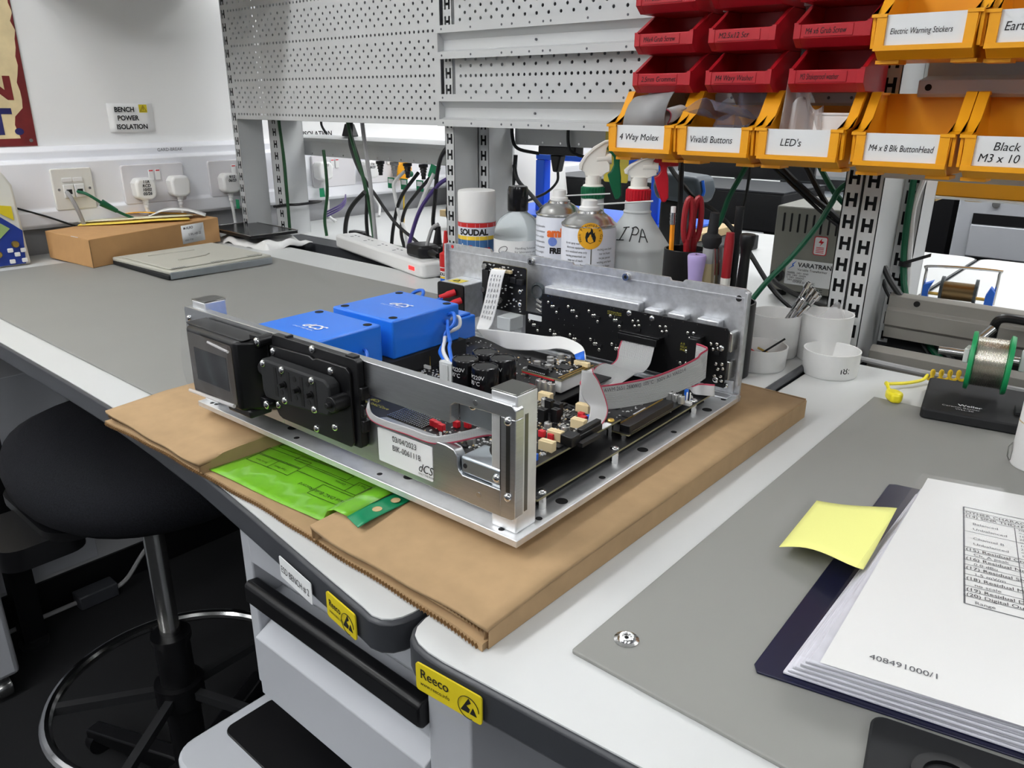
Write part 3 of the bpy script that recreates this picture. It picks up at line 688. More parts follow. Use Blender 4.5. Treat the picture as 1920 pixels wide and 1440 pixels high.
t = thing('cable_tie', 'black cable tie round the left rear upright', 'cable tie', (-1.87, 1.24, .078))
M().tube(smooth([(-.03, -.040, -.006), (.03, -.040, .004), (.075, -.03, .008), (.075, .04, .01), (-.03, .04, 0)], 4), .0035, 6, closed=True).put('band', rubber, t)
for k, (dz) in enumerate((0, .006, .012)):
    cable('cable', ('lowest', 'middle', 'topmost')[k]+' purple cable of the three behind the tied upright', [(-1.80, 1.30, .045+dz), (-1.785, 1.335, .062+dz), (-1.82, 1.38, .072+dz), (-1.92, 1.46, .07+dz)], .0022, purple_c, 'cable', 'purple cables behind the tied upright')
t = thing('cable_duct', 'flat dark cable duct in the gap behind the left bench', 'duct', (0, 0, 0))
M().box(-1.9, -1.17, 1.175, 1.232, -.04, -.001).put('duct', edge, t)
# ================================================================ bottles behind the chassis
def arc_print(parent, txt, r, z, size, m, a0, name='lettering', bold=0., sx=1.):
    """print wrapped round a can: bend the letters about the can axis, centred at angle a0"""
    o = lettering(txt, None, (0, 0, 0), (1, 0, 0), (0, 0, 1), size, m, name, 'CENTER', sx, 0, 0, bold)
    for v in o.data.vertices:
        a = a0 + v.co.x/r; v.co = Vector((r*1.004*math.cos(a), r*1.004*math.sin(a), z+v.co.z))
    o.parent = parent; return o
def band(parent, name, r, z0, z1, m, a0=None, a1=None, n=24, k=1.002):
    mm = M()
    if a0 is None: mm.lathe([(r*k, z0), (r*k, z1)], n=40)
    else: mm.grid([[(r*k*math.cos(a0+(a1-a0)*i/n), r*k*math.sin(a0+(a1-a0)*i/n), z) for i in range(n+1)] for z in (z0, z1)])
    return mm.put(name, m, parent)
FA = -math.pi/2+.55          # direction of the camera as seen from the bottles
Yb = .955
t = thing('spray_can', 'spray can with tall plain white cap and red, yellow and blue bands', 'spray can', (-.912, .965, .0004))
M().lathe([(0, 0), (.031, 0), (.0325, .003), (.0325, .152), (.031, .154), (0, .154)]).put('can_body', canwh, t)
M().lathe([(.0322, .154), (.0322, .2), (.031, .204), (.028, .205), (.0, .204)]).put('cap', white_p, t)
band(t, 'red_band', .0325, .146, .1535, canrd); band(t, 'yellow_band', .0325, .125, .1315, canye); band(t, 'blue_band', .0325, .004, .125, canbl)
arc_print(t, 'SOUDAL', .0326, .1335, .0100, ink, FA, bold=.0007, sx=.98)
arc_print(t, 'glue', .0328, .104, .015, white_p, FA-.5, bold=.0006, sx=.8); arc_print(t, 'Power', .0328, .104, .013, canrd, FA+.35, bold=.0005, sx=.8)
t = thing('bottle', 'clear plastic bottle with shiny black cap and pale label', 'bottle', (-.829, .975, .0004))
M().lathe([(0, 0), (.037, 0), (.0395, .004), (.0395, .140), (.037, .152), (.028, .166), (.016, .174), (.015, .179), (.0, .179)], n=36).put('bottle_body', clearb, t)
M().lathe([(0, .003), (.034, .003), (.0365, .006), (.0365, .118), (0, .118)], n=30).put('liquid', clearb, t)
M().lathe([(.0165, .177), (.0170, .179), (.0170, .210), (.0155, .215), (.014, .216), (0, .215)], n=32).put('cap', blackg, t)
band(t, 'label', .0395, .04, .133, papersh, FA-1.4, FA+1.3)
for k, q_ in enumerate(('Handling Solution', 'for laboratory use', 'keep upright')): arc_print(t, q_, .0397, .120-.006*k, .0036, inkg, FA+.5)
arc_print(t, 'irrigate', .0397, .105, .005, orr, FA-.45)
e = M(); e.tube([(.0399*math.cos(FA-.5+.22*math.cos(a)), .0399*math.sin(FA-.5+.22*math.cos(a)), .118+.005*math.sin(a)+.003*math.cos(a)) for a in [2*math.pi*i/24 for i in range(24)]], .0005, 4, closed=True); e.put('oval_emblem', inkg, t)
def aerosol(name, label, x, y, r, h, hcap):
    t = thing(name, label, 'spray can', (x, y, .0004))
    M().lathe([(0, 0), (r-.002, 0), (r, .003), (r, h-.006), (r-.002, h)], n=40).put('can_body', canwh, t)
    M().lathe([(r-.0015, h-.003), (r+.0008, h), (r+.0004, h+.002), (r-.003, h+.004), (r*.84, h+.009), (r*.64, h+.0145), (r*.52, h+.017), (r*.5, h+.0165), (r*.48, h+.020), (r*.44, h+.021), (0, h+.021)], n=40).put('metal_dome', steel, t)
    M().lathe([(r*.38, h+.020), (r*.38, h+.025), (r*.31, h+.027), (r*.28, h+hcap), (r*.23, h+hcap+.001), (0, h+hcap)], n=20).put('nozzle', white_p, t)
    return t
t = aerosol('spray_can', 'white spray can with orange lettering half hidden behind the can with the flame sticker', -.752, .985, .036, .178, .036)
M().cyl((.008, 0, .206), (.075, .03, .212), .0011).put('straw', nylon, t)
arc_print(t, 'ambersil', .0361, .147, .0125, orr, FA+.42, bold=.0012); arc_print(t, 'FREEZE', .0361, .121, .0085, ink, FA+.2, bold=.0008, sx=.9)
d = M(); d.grid([[(.0362*math.cos(FA-.15+.2*math.cos(a)*k), .0362*math.sin(FA-.15+.2*math.cos(a)*k), .139+.007*math.sin(a)*k) for a in [2*math.pi*i/24 for i in range(25)]] for k in (.01, 1)]); d.put('blue_dot', blu, t)
for k in range(11): arc_print(t, ('extremely flammable', 'pressurised container', 'keep from sunlight')[k % 3], .0361, .160-.008*k, .0033, inkg, FA-.95, sx=.8)
t = aerosol('spray_can', 'white spray can with round amber flame sticker and straw nozzle', -.665, .945, .0405, .1745, .0345)
M().cyl((.006, 0, .203), (.085, .035, .2115), .0013).put('straw', nylon, t)
for k in range(17):
    arc_print(t, ('do not spray near flames', 'electronic equipment', 'use in ventilated area only', 'warning pressurised can', 'keep out of reach')[k % 5], .0406, .150-.0062*k, .0034, ink, FA-.42, sx=.74)
    arc_print(t, ('wichtig erst lesen', 'nur im freien', 'ne pas percer')[k % 3], .0406, .142-.0062*k, .0034, ink, FA+.72, sx=.8)
band(t, 'seam_strip', .0405, .01, .155, steel, FA+.16, FA+.2, 3)
st = M(); ac = FA+.13
st.grid([[(.0411*math.cos(ac+.46*math.cos(a)*k), .0411*math.sin(ac+.46*math.cos(a)*k), .163+.019*math.sin(a)*k) for a in [2*math.pi*i/32 for i in range(33)]] for k in (.01, .5, 1)])
stk = st.put('flame_sticker', amber, t)
fl = [(0, -.011), (.007, -.008), (.008, -.002), (.006, .003), (.0065, .006), (.004, .004), (.003, .009), (.0005, .012), (0, .007), (-.003, .004), (-.004, .007), (-.0065, .004), (-.0075, -.002), (-.006, -.008)]
f_ = M(); f_.b.faces.new([f_.b.verts.new((.0414*math.cos(ac+u/.0414), .0414*math.sin(ac+u/.0414), .163+v)) for u, v in fl]); f_.put('flame_symbol', ink, stk)
f_ = M(); f_.b.faces.new([f_.b.verts.new((.0417*math.cos(ac+u*.45/.0414), .0417*math.sin(ac+u*.45/.0414), .1585+v*.5)) for u, v in fl]); f_.put('flame_core', amber, stk)
for i, ch in enumerate('Non Flammable Gas'):
    a = math.radians(205-i*14.5)
    if ch != ' ':
        o = lettering(ch, None, (0, 0, 0), (math.sin(a), 0, -math.cos(a)), (math.cos(a), 0, math.sin(a)), .0042, ink, 'sticker_letter', 'CENTER', lift=0)
        for v in o.data.vertices:
            u, zz = .0142*math.cos(a)*1.0+v.co.x, .0142*math.sin(a)+v.co.z
            v.co = Vector((.0416*math.cos(ac+u/.0414), .0416*math.sin(ac+u/.0414), .163+zz))
        o.parent = stk
def sprayer(label, x, y, rz, bot, ring_m, trig_m, prof, hz, yaw, hs=1.):
    t = thing('spray_bottle', label, 'spray bottle', (x, y, .0004), rz)
    M().lathe(prof, n=40).put('bottle_body', bot, t)
    c = M().lathe([(.0175, hz), (.0182, hz+.001), (.0182, hz+.018), (.0165, hz+.0195), (0, hz+.0195)], n=30)
    for i in range(24):
        a = 2*math.pi*i/24; c.cyl((.0178*math.cos(a), .0178*math.sin(a), hz+.002), (.0178*math.cos(a), .0178*math.sin(a), hz+.0175), .0013, n=6)
    c.put('screw_ring', ring_m, t)
    z = hz+.0195
    M().lathe([(.0165, z), (.0155, z+.002), (.0125, z+.003), (.0125, z+.017), (0, z+.017)], n=24).put('neck', milky, t)
    z += .015
    R = Matrix.Rotation(yaw, 3, 'Z')
    h = M().prism([(-.0122, z), (.0126, z), (.020, z+hs*.006), (.025, z+hs*.008), (.025, z+hs*.018), (.018, z+hs*.028), (.019, z+hs*.043), (.025, z+hs*.054), (.015, z+hs*.0525), (-.0008, z+hs*.0435), (-.0143, z+hs*.0310), (-.0222, z+hs*.018), (-.0222, z+hs*.0115), (-.0143, z+hs*.0065)], -.0085, .0085, 'y')
    bmesh.ops.rotate(h.b, verts=h.b.verts, cent=(0, 0, 0), matrix=R); h = h.put('spray_head', milky, t, bev=.001)
    k = M().prism([(-.0222, z+hs*.0105), (-.0232, z+hs*.0185), (-.015, z+hs*.0318), (-.001, z+hs*.0445), (.016, z+hs*.0540), (.0262, z+hs*.0555), (.0268, z+hs*.0522), (.0165, z+hs*.0505), (.002, z+hs*.0415), (-.011, z+hs*.0290), (-.0175, z+hs*.018), (-.0175, z+hs*.0105)], -.0102, .0102, 'y')
    bmesh.ops.rotate(k.b, verts=k.b.verts, cent=(0, 0, 0), matrix=R); k.put('head_rim', milky, h, bev=.0008)
    k = M().cyl((.004, 0, z+hs*.026), (.027, 0, z+hs*.028), .0092, n=20)
    bmesh.ops.rotate(k.b, verts=k.b.verts, cent=(0, 0, 0), matrix=R); k.put('piston_barrel', milky, h)
    g = M().prism([(.012, z+hs*.048), (.025, z+hs*.0570), (.0277, z+hs*.0566), (.041, z+hs*.0470), (.046, z+hs*.0482), (.046, z+hs*.0350), (.040, z+hs*.028), (.040, z+hs*.018), (.043, z+hs*.0), (.045, z-.028), (.0405, z-.0345), (.0355, z-.0345), (.0285, z-.018), (.0215, z+hs*.0034), (.027, z+hs*.008), (.031, z+hs*.018), (.030, z+hs*.030), (.018, z+hs*.042)], -.0070, .0070, 'y')
    g.cyl((.040, 0, z+hs*.0412), (.0565, 0, z+hs*.0412), .0078, .0072, 12)
    bmesh.ops.rotate(g.b, verts=g.b.verts, cent=(0, 0, 0), matrix=R); g = g.put('trigger', trig_m, t, bev=.0015)
    k = M().cyl((.024, -.0075, z+hs*.050), (.024, .0075, z+hs*.050), .0018).cyl((.018, -.0075, z+hs*.0445), (.018, .0075, z+hs*.0445), .0015)
    bmesh.ops.rotate(k.b, verts=k.b.verts, cent=(0, 0, 0), matrix=R); k.put('pivot_pin', white_p, g)
    M().cyl((0, 0, .01), (0, 0, hz), .003).put('dip_tube', nylon, t)
    return t
sprayer('spray bottle with green trigger and ring behind the flame sticker can', -.720, 1.03, 0, natural, trig_g, trig_g,
        [(0, 0), (.043, 0), (.045, .004), (.045, .12), (.040, .138), (.026, .166), (.0185, .182), (.018, .201), (0, .201)], .200, .6)
t = sprayer('white spray bottle with red trigger marked IPA in black pen', -.636, 1.03, 0, natural, trig_r, trig_r,
        [(0.0, 0.0), (0.0506, 0.0), (0.0522, 0.0038), (0.0522, 0.1225), (0.0512, 0.1282), (0.0528, 0.1321), (0.0517, 0.1378), (0.0409, 0.1531), (0.0291, 0.1703), (0.0215, 0.1818), (0.0207, 0.1857), (0.0218, 0.1876), (0.0196, 0.1904), (0.0196, 0.2029), (0.0, 0.2029)], .2025, .6, .60)
def cone_pt(u, z): r = .0447-(z-.148)*.69+.0010; a = FA-.10+u/.041; return (r*math.cos(a), r*math.sin(a), z)
pen = M()
for st_ in ([(-.019, .1495), (-.0145, .1675)], [(-.021, .1665), (-.009, .168)], [(-.024, .1490), (-.0125, .1500)], [(-.004, .1485), (-.001, .1670)], [(-.004, .1665), (.004, .1685), (.0085, .164), (.005, .1585), (-.002, .1580)], [(.009, .1480), (.015, .1660), (.0205, .1475)], [(.0105, .1555), (.019, .1550)]):
    pen.tube([cone_pt(u, z) for u, z in smooth_2(st_)], .0008, 5)
pen.put('pen_lettering', ink, t)
t = thing('glue_bottle', 'tiny bottle with red pointed cap left of the rear panel', 'bottle', (-1.035, 1.01, .0004))
M().lathe([(0, 0), (.011, 0), (.012, .002), (.012, .05), (.009, .056), (0, .056)], n=20).put('bottle_body', white_p, t)
band(t, 'blue_band', .012, .004, .030, bluep, n=16); band(t, 'yellow_band', .012, .030, .034, canye); band(t, 'red_band', .012, .044, .05, canrd)
M().lathe([(.0125, .052), (.0125, .076), (.006, .08), (.0042, .105), (.003, .118), (0, .119)], n=16).put('cap', canrd, t)
arc_print(t, 'SOUDAL', .0121, .036, .006, ink, FA, bold=.0004, sx=.8)

# ================================================================ pots and tools
def pot(label, x, y, r, h):
    t = thing('tool_pot', label, 'pot', (x, y, .0004))
    M().lathe([(0, 0), (r, 0), (r, h), (r-.0025, h), (r-.0025, .003), (0, .003)], n=36).put('pot', black, t, bev=.0004)
    return t
P1 = (-.508, .955); P2 = (-.428, .935)
pot('taller black tool pot holding the pencil and scissors', *P1, .030, .156)
pot('lower black tool pot holding the red cutters and screwdrivers', *P2, .034, .10)
def tool(name, label, cat, base, tip, build):
    """build in a frame whose +z runs from base to tip"""
    b_, t_ = Vector(base), Vector(tip); t = thing(name, label, cat, base)
    t.rotation_mode = 'QUATERNION'; t.rotation_quaternion = (t_-b_).to_track_quat('Z', 'Y'); build(t, (t_-b_).length); return t
def b_pencil(t, L):
    M().cyl((0, 0, 0), (0, 0, L-.024), .0036, n=6).put('shaft', orange, t)
    f = M().cyl((0, 0, L-.024), (0, 0, L-.008), .0038); 
    for k in range(3): f.cyl((0, 0, L-.021+k*.005), (0, 0, L-.0195+k*.005), .0042)
    f.put('ferrule', steel, t); M().cyl((0, 0, L-.008), (0, 0, L), .0034).put('eraser', paper, t)
tool('pencil', 'orange pencil with metal ferrule in the taller black pot', 'pencil', (P1[0]-.016, P1[1]-.006, .008), (P1[0]-.019, P1[1]-.010, .212), b_pencil)
def b_sciss(t, L):
    for s in (-1, 1):
        ring = [(s*.0072+.0066*math.cos(a)*.8, .003*s, L-.030+.029*math.sin(a)) for a in [2*math.pi*i/24 for i in range(24)]]
        h = M().tube(ring, .0040, 8, closed=True).cyl((s*.004, .003*s, L-.08), (s*.006, .003*s, L-.055), .005).put('handle', redh, t)
        M().box(s*.001-.004, s*.001+.004, .001*s-.0008, .001*s+.0008, .0, L-.078).put('blade', steel, t)
tool('scissors', 'red handled scissors standing in the taller black pot', 'scissors', (P1[0]+.004, P1[1], .008), (P1[0]+.008, P1[1]-.004, .226), b_sciss)
def b_marker(t, L):
    M().cyl((0, 0, 0), (0, 0, L-.028), .0075, .0082).put('barrel', white_p, t)
    M().lathe([(.009, L-.04), (.0092, L-.03), (.0115, L-.008), (.012, L-.002), (.011, L), (0, L)], n=20).put('cap', purple, t)
    lettering('t', t, (-.003, -.004, L), (1, 0, 0), (0, 1, 0), .010, ink, lift=.0006)
tool('marker_pen', 'white marker pen with lilac cap in front of the two black pots', 'pen', (-.4655, .905, .001), (-.462, .899, .161), b_marker)
def b_brush(t, L):
    M().lathe([(0, 0), (.006, 0), (.009, .04), (.0105, L-.10), (.009, L-.062), (0, L-.062)], n=16).put('handle', wood, t)
    M().lathe([(.009, L-.066), (.0095, L-.06), (.0095, L-.045), (0, L-.045)], n=16).put('collar', grey_c, t)
    M().lathe([(.009, L-.046), (.013, L-.036), (.0125, L-.03), (.007, L-.026), (.006, L), (0, L)], n=16).put('tip', blackm, t)
tool('brush', 'wooden handled brush with black tip between the two pots', 'brush', (-.466, .93, .001), (-.4555, .925, .212), b_brush)
def b_nip(t, L):
    M().lathe([(0, L-.06), (.006, L-.06), (.0062, L-.012), (.005, L), (0, L)], n=12).put('red_grip', redh, t)
    M().lathe([(0, L-.10), (.0062, L-.10), (.0064, L-.058), (0, L-.058)], n=12).put('grey_grip', keyg, t)
    M().cyl((0, 0, 0), (0, 0, L-.098), .004).put('shank', steel, t)
tool('side_cutter', 'cutter with red and grey grip in the lower black pot', 'cutter', (P2[0]-.006, P2[1]-.008, .008), (P2[0]-.002, P2[1]-.014, .190), b_nip)
def b_driver(t, L):
    M().lathe([(0, L-.10), (.006, L-.10), (.0072, L-.07), (.0062, L-.03), (.0068, L-.02), (.0095, L-.012), (.010, L-.002), (.009, L), (0, L)], n=16).put('handle', black, t)
    M().cyl((0, 0, 0), (0, 0, L-.098), .0025).put('shaft', steel, t)
tool('screwdriver', 'black flared handle screwdriver at the right of the lower pot', 'screwdriver', (P2[0]+.012, P2[1]-.004, .008), (P2[0]+.020, P2[1]-.010, .190), b_driver)
def b_rod(t, L): M().cyl((0, 0, 0), (0, 0, L), .0055, n=12).put('barrel', black, t); M().cyl((0, 0, L-.004), (0, 0, L), .006).put('end_cap', blackm, t)
tool('pen', 'plain black pen leaning at the back of the lower pot', 'pen', (P2[0]-.006, P2[1]+.012, .008), (P2[0]-.008, P2[1]+.02, .219), b_rod)
def b_tweez(t, L):
    for s in (-1, 1): M().prism([(-.004, 0), (.004, 0), (.006, L-.02), (.004, L), (-.004, L), (-.006, L-.02)], s*.001+s*.0018-.0008, s*.001+s*.0018+.0008, 'y').put('arm', steel, t)
tool('tweezers', 'steel tweezers between the brush and the red cutter', 'tweezers', (P2[0]-.018, P2[1]-.004, .008), (P2[0]-.022, P2[1]-.012, .168), b_tweez)
def b_file(t, L): M().box(-.006, .006, -.002, .002, 0, L).put('blade', grey_c, t)
tool('small_file', 'flat grey file with worn blue label standing in the lower pot', 'file', (P2[0]-.010, P2[1]+.002, .008), (P2[0]-.012, P2[1]-.004, .168), b_file)

t = thing('transformer_box', 'grey slotted steel transformer box behind the right upright', 'transformer', (-.575, 1.417, .0004), .06)
M().box(0, .185, 0, .20, .012, .168).put('case', variac, t, bev=.003)
v = M()
for k in range(12): v.prism(rounded(.014+k*.0135, .0175+k*.0135, .122, .156, .0016, 3), -.0006, .001, 'y')
v.put('vent_slots', dark, t)
M().prism(rounded(.03, .15, .026, .073, .002), -.0008, 0, 'y').put('rating_plate', papersh, t)
lettering('VARATRAN', t, (.052, -.0009, .060), (1, 0, 0), (0, 0, 1), .0085, ink, bold=.0002); lettering('Variable Transformer', t, (.052, -.0009, .053), (1, 0, 0), (0, 0, 1), .0045, ink)
M().prism([(.034, .053), (.042, .061), (.041, .064), (.049, .071), (.043, .063), (.045, .061)], -.0012, -.0008, 'y').put('plate_emblem', bluep, t)
for k in range(4): lettering('MODEL  240V  50/60HZ  8A'[k*2:18+k], t, (.034, -.0009, .0465-k*.0045), (1, 0, 0), (0, 0, 1), .0032, ink)
lettering('TENMA ELECTRIC', t, (.045, -.0009, .0295), (1, 0, 0), (0, 0, 1), .0038, ink); lettering('CE', t, (.086, -.0009, .014), (1, 0, 0), (0, 0, 1), .0095, ink)
M().prism(rounded(.075, .099, .085, .119, .004), -.0007, 0, 'y').put('warning_label', redc, t); M().prism(rounded(.0765, .0975, .0865, .1175, .003), -.001, -.0007, 'y').put('warning_label_face', papersh, t)
M().prism([(.083, .108), (.089, .116), (.088, .111), (.093, .110), (.086, .102), (.088, .107)], -.0014, -.001, 'y').put('warning_symbol', redc, t)
for k in range(4): M().box(.080, .094, -.0013, -.001, .0985-k*.003, .0997-k*.003).put('warning_line', redc, t)
for x in (.02, .165):
    for y in (.02, .18): M().cyl((x, y, 0), (x, y, .013), .01).put('foot', blackm, t)
M().lathe([(.012, 0), (.012, .012), (.006, .014), (.006, .03)], (.018, 0, .04), axis=(0, -1, 0), n=18).put('cable_gland', black, t)
cable('mains_cable', 'black mains lead drooping from the transformer box to the right upright', [(-.556, 1.385, .042), (-.545, 1.375, .036), (-.53, 1.37, .03), (-.498, 1.365, .02), (-.455, 1.36, .012), (-.40, 1.34, .008)], .0045, rubber)

# ================================================================ tubs
def tub(label, x, y, r, h, rz=0, floor_=.003):
    t = thing('plastic_tub', label, 'tub', (x, y, .0004), rz, 'white plastic tubs on the right bench')
    M().lathe([(0, 0), (r*.93, 0), (r*.97, .003), (r, h), (r-.0018, h), (r*.95-.0018, floor_+.001), (0, floor_)], n=44).put('tub', tub_m, t)
    return t
tub('deep white tub holding long steel screws', -.413, 1.062, .036, .062)
tub('deep white tub with a plastic bag, by the right upright', -.350, 1.088, .0355, .067)
tub('shallow white tub with small hardware and a black bit, beside the chassis corner', -.402, .993, .036, .031)
t = tub('shallow white tub with pen marks on its side', -.318, 1.030, .0365, .034)
for s_, a in (('I', -1.05), ('8:', -.86)): arc_print(t, s_, .0357, .010, .010, ink, a+.2)
for k, (dx, dy, tx, ty, tz) in enumerate(((.012, -.008, .040, .010, .112), (.016, .004, .050, .018, .100), (.006, -.004, .034, .006, .089), (.014, .010, .052, .022, .094), (.012, -.012, .046, .004, .082), (.018, .0, .044, .016, .104))):
    def b_screw(t, L):
        M().cyl((0, 0, 0), (0, 0, L-.009), .0024, n=10).put('shank', chrome, t); M().cyl((0, 0, L-.009), (0, 0, L), .0044, n=14).put('head', chrome, t); M().cyl((0, 0, L-.001), (0, 0, L+.0002), .0022, n=6).put('hex_socket', dark, t)
    tool('cap_screw', ('topmost', 'second highest', 'leftmost low', 'right hand', 'lowest', 'middle')[k]+' long steel cap screw leaning in the deep white tub', 'screw', (-.413+dx-.014, 1.062+dy, .006+.002*k), (-.413+tx, 1.062+ty-.010, tz), b_screw)['group'] = 'long steel screws in the deep tub'
t = thing('plastic_bag', 'crumpled clear bag poking out of the deep tub by the upright', 'bag', (-.350, 1.088, .04))
m = M(); m.grid([[(x+.006*z*30*.1, .012*math.sin(x*90+z*40)-.01, z+.012*math.sin(x*120)) for x in [-.029+.058*i/12 for i in range(13)]] for z in (0, .012, .024, .034)]); m.put('film', clearf2, t)
for k in range(14):
    a = random.uniform(0, 6.28); x = -.402+random.uniform(.004, .024)*math.cos(a); y = .993+random.uniform(.004, .026)*math.sin(a); b_ = random.uniform(0, 3.14); L = random.uniform(.008, .016); z = .0075+.0045*(k % 3)
    o = M().cyl((-L*math.cos(b_), -L*math.sin(b_), 0), (L*math.cos(b_), L*math.sin(b_), .003), .0016, n=8).put('small_pin', (steel, steel, gold, redc)[k % 4], loc=(x, y, B+z))
    tag(o, ('small steel pin', 'small steel pin', 'small brass pin', 'small red pin')[k % 4]+' among the hardware in the shallow tub', 'pin', ('steel pins', 'steel pins', 'brass pins', 'red pins')[k % 4]+' in the shallow tub')
def b_bit(t, L): M().cyl((0, 0, 0), (0, 0, L), .0014, n=8).put('bit', blackm, t)
tool('drill_bit', 'thin black bit leaning across the shallow tub rim', 'bit', (-.408, .985, .012), (-.374, 1.004, .043), b_bit)

# ================================================================ parts bins
def yellow_bin(label, x, y, z, txt, wd=.114, first=[None]):
    """open-fronted picking bin; origin under the middle of its back"""
    t = thing('parts_bin', label, 'bin', (x, y, z), 0, 'yellow parts bins')
    w2 = wd/2; D = .112; H = .092; k = .0022
    side = [(0, 0), (-D+.018, 0), (-D+.002, .010), (-D, .046), (-D+.02, .049), (-D+.034, .062), (-D+.046, .080), (-D+.054, H), (0, H)]
    taper = .008
    m = M()
    for s in (-1, 1):
        lo = [m.b.verts.new((s*(w2-taper*(1-v/H)), u, v)) for u, v in side]; hi = [m.b.verts.new((s*(w2-taper*(1-v/H)-k), u, v)) for u, v in side]
        m.b.faces.new(lo); m.b.faces.new(hi); n = len(side)
        for i in range(n): m.b.faces.new((lo[i], lo[(i+1) % n], hi[(i+1) % n], hi[i]))
    m.box(-w2+taper, w2-taper, -D+.018, 0, 0, k).box(-w2+.001, w2-.001, -k, 0, 0, H)
    m.prism([(-D+.018, 0), (-D+.002, .010), (-D+.002, .046), (-D+.0042, .046), (-D+.0045, .0115), (-D+.018, .0025)], -w2+taper*.8, w2-taper*.8, 'x')
    m.put('shell', yel, t, bev=.0007)
    # frame round the label and flanges along the sloping edges
    f = M().box(-w2+.006, w2-.006, -D-.0035, -D+.002, .009, .0145).box(-w2+.006, -w2+.0165, -D-.0025, -D+.002, .0145, .046).box(w2-.0165, w2-.006, -D-.0025, -D+.002, .0145, .046)
    for s in (-1, 1):
        f.box(s*(w2-.0005)-.0005, s*(w2-.0165), -D-.0035, -D+.004, .044, .0475)
        pr = [(-D, .0475), (-D+.02, .050), (-D+.034, .063), (-D+.046, .081), (-D+.054, H+.001)]
        a = [m_ for m_ in pr]
        f.prism([(u, v) for u, v in a]+[(u+.0065, v+.001) for u, v in reversed(a)], s*(w2+.0012), s*(w2-.0105), 'x')
        f.box(s*(w2+.0012), s*(w2-.0045), -D+.054, .0, H-.002, H+.001)
        f.prism([(-D+.004, .012), (-D+.001, .045), (-D+.008, .045), (-D+.010, .012)], s*(w2-.0005), s*(w2-.004), 'x')
    f.box(-w2+.004, -w2+.03, -D+.02, -D+.05, -.004, 0).box(w2-.03, w2-.004, -D+.02, -D+.05, -.004, 0)
    f.put('rim_and_label_frame', yel, t, bev=.0009)
    lc = M().box(-w2+.0165, w2-.0165, -D+.0006, -D+.0018, .0147, .0465).put('label_card', papersh, t)
    M().box(-.02, .02, -.0005, .012, H-.004, H+.0025).put('hanging_lip', yel, t, bev=.0008)
    n = len(txt)
    for i, s_ in enumerate(txt):
        hz_ = min(.0092, (wd-.046)/(len(s_)*.42))
        sx_ = min(.95, (wd-.046)/(len(s_)*hz_*.60))
        lettering(s_, lc, (-w2+.021 if len(s_) > 5 else -w2+.034, -D+.0006, .0262-(n-1)*-.0055-i*.0125), (1, 0, 0), (0, 0, 1), hz_, ink, 'handwriting', sx=sx_, shear=.18)
    return t
XB = [-.6265, -.5105, -.394, -.2725, -.1545]
YBK = 1.128; ZB = .2665
lab = [['4 Way Molex'], ['Vivaldi Buttons'], ["LED's"], ['M4 x 8 Blk ButtonHead'], ['Black', 'M3 x 10 Cou']]
for i, x in enumerate(XB):
    yellow_bin(('yellow bin labelled 4 Way Molex holding rolled ribbon cable', 'yellow bin labelled Buttons stuffed with clear plastic bags', "yellow bin labelled LED's with film and a white card",
                'empty yellow bin labelled M4 x 8 Blk ButtonHead', 'yellow bin at the right edge of the lower row, labelled Black M3 x 10')[i], x, YBK-.006*(i < 3), ZB-.002*(i > 2), lab[i], .1145)
yellow_bin('upper yellow bin labelled Electric Warning Stickers', -.2645, 1.112, .3915, ['Electric Warning Stickers'])
yellow_bin('upper yellow bin cut by the right edge, labelled Earth', -.153, 1.118, .3905, ['Earth Stickers'])
def red_bin(label, x, y, z, txt, wd=.1135):
    t = thing('parts_bin', label, 'bin', (x, y, z), 0, 'red parts bins')
    w2 = wd/2; D = .09; H = .0527; k = .002
    side = [(0, 0), (-D+.012, 0), (-D, .010), (-D, .026), (-D+.007, .0275), (-D+.046, .0495), (-D+.052, H), (0, H)]
    m = M()
    for s in (-1, 1): m.prism(side, s*w2, s*(w2-k), 'x')
    m.box(-w2, w2, -D+.012, 0, 0, k).box(-w2, w2, -k, 0, 0, H)
    m.prism([(-D+.012, 0), (-D, .010), (-D, .026), (-D+.003, .026), (-D+.003, .011), (-D+.013, .002)], -w2, w2, 'x')
    m.put('shell', redb, t, bev=.0009)
    for s in (-1, 1):
        f = M()
        f.prism([(-D-.001, .0255), (-D+.007, .0265), (-D+.046, .049), (-D+.052, H), (0, H), (0, H+.0004), (-D+.050, H+.0004), (-D+.043, .0505), (-D+.004, .0285), (-D-.001, .028)], s*(w2+.0008), s*(w2-.0048), 'x')
        f.prism([(-D-.001, .010), (-D-.001, .026), (-D+.007, .026), (-D+.012, .0)], s*(w2+.0006), s*(w2-.008), 'x')
        f.put('rim', redb, t, bev=.0008)
    lf = M().box(-w2+.012, w2-.020, -D-.0009, -D+.0005, .0115, .0245).put('label_slot', redb, t, bev=.0004)
    lettering(txt, lf, (-w2+.014, -D-.001, .0148), (1, 0, 0), (0, 0, 1), .0072, ink, 'handwriting', sx=min(.85, .056/(len(txt)*.0054)), shear=.2)
    return t
rt_ = [['2.5mm Grommet', 'M4 Wavy Washer', 'M3 Shakeproof washer'], ['M4x4 Grub Screw', 'M2.5x12 Scr', 'M4 x6 Grub Screw'], ['M4 Black Washer', 'M2.5 Nyloc', 'M3 Nut']]
for j in range(3):
    for i in range(3):
        red_bin('red bin labelled '+rt_[j][i].replace('x', 'x')+', '+('bottom', 'middle', 'upper')[j]+' row', -.611+i*.1168, 1.121-.001*j, .3575+j*.0525, rt_[j][i], .092)
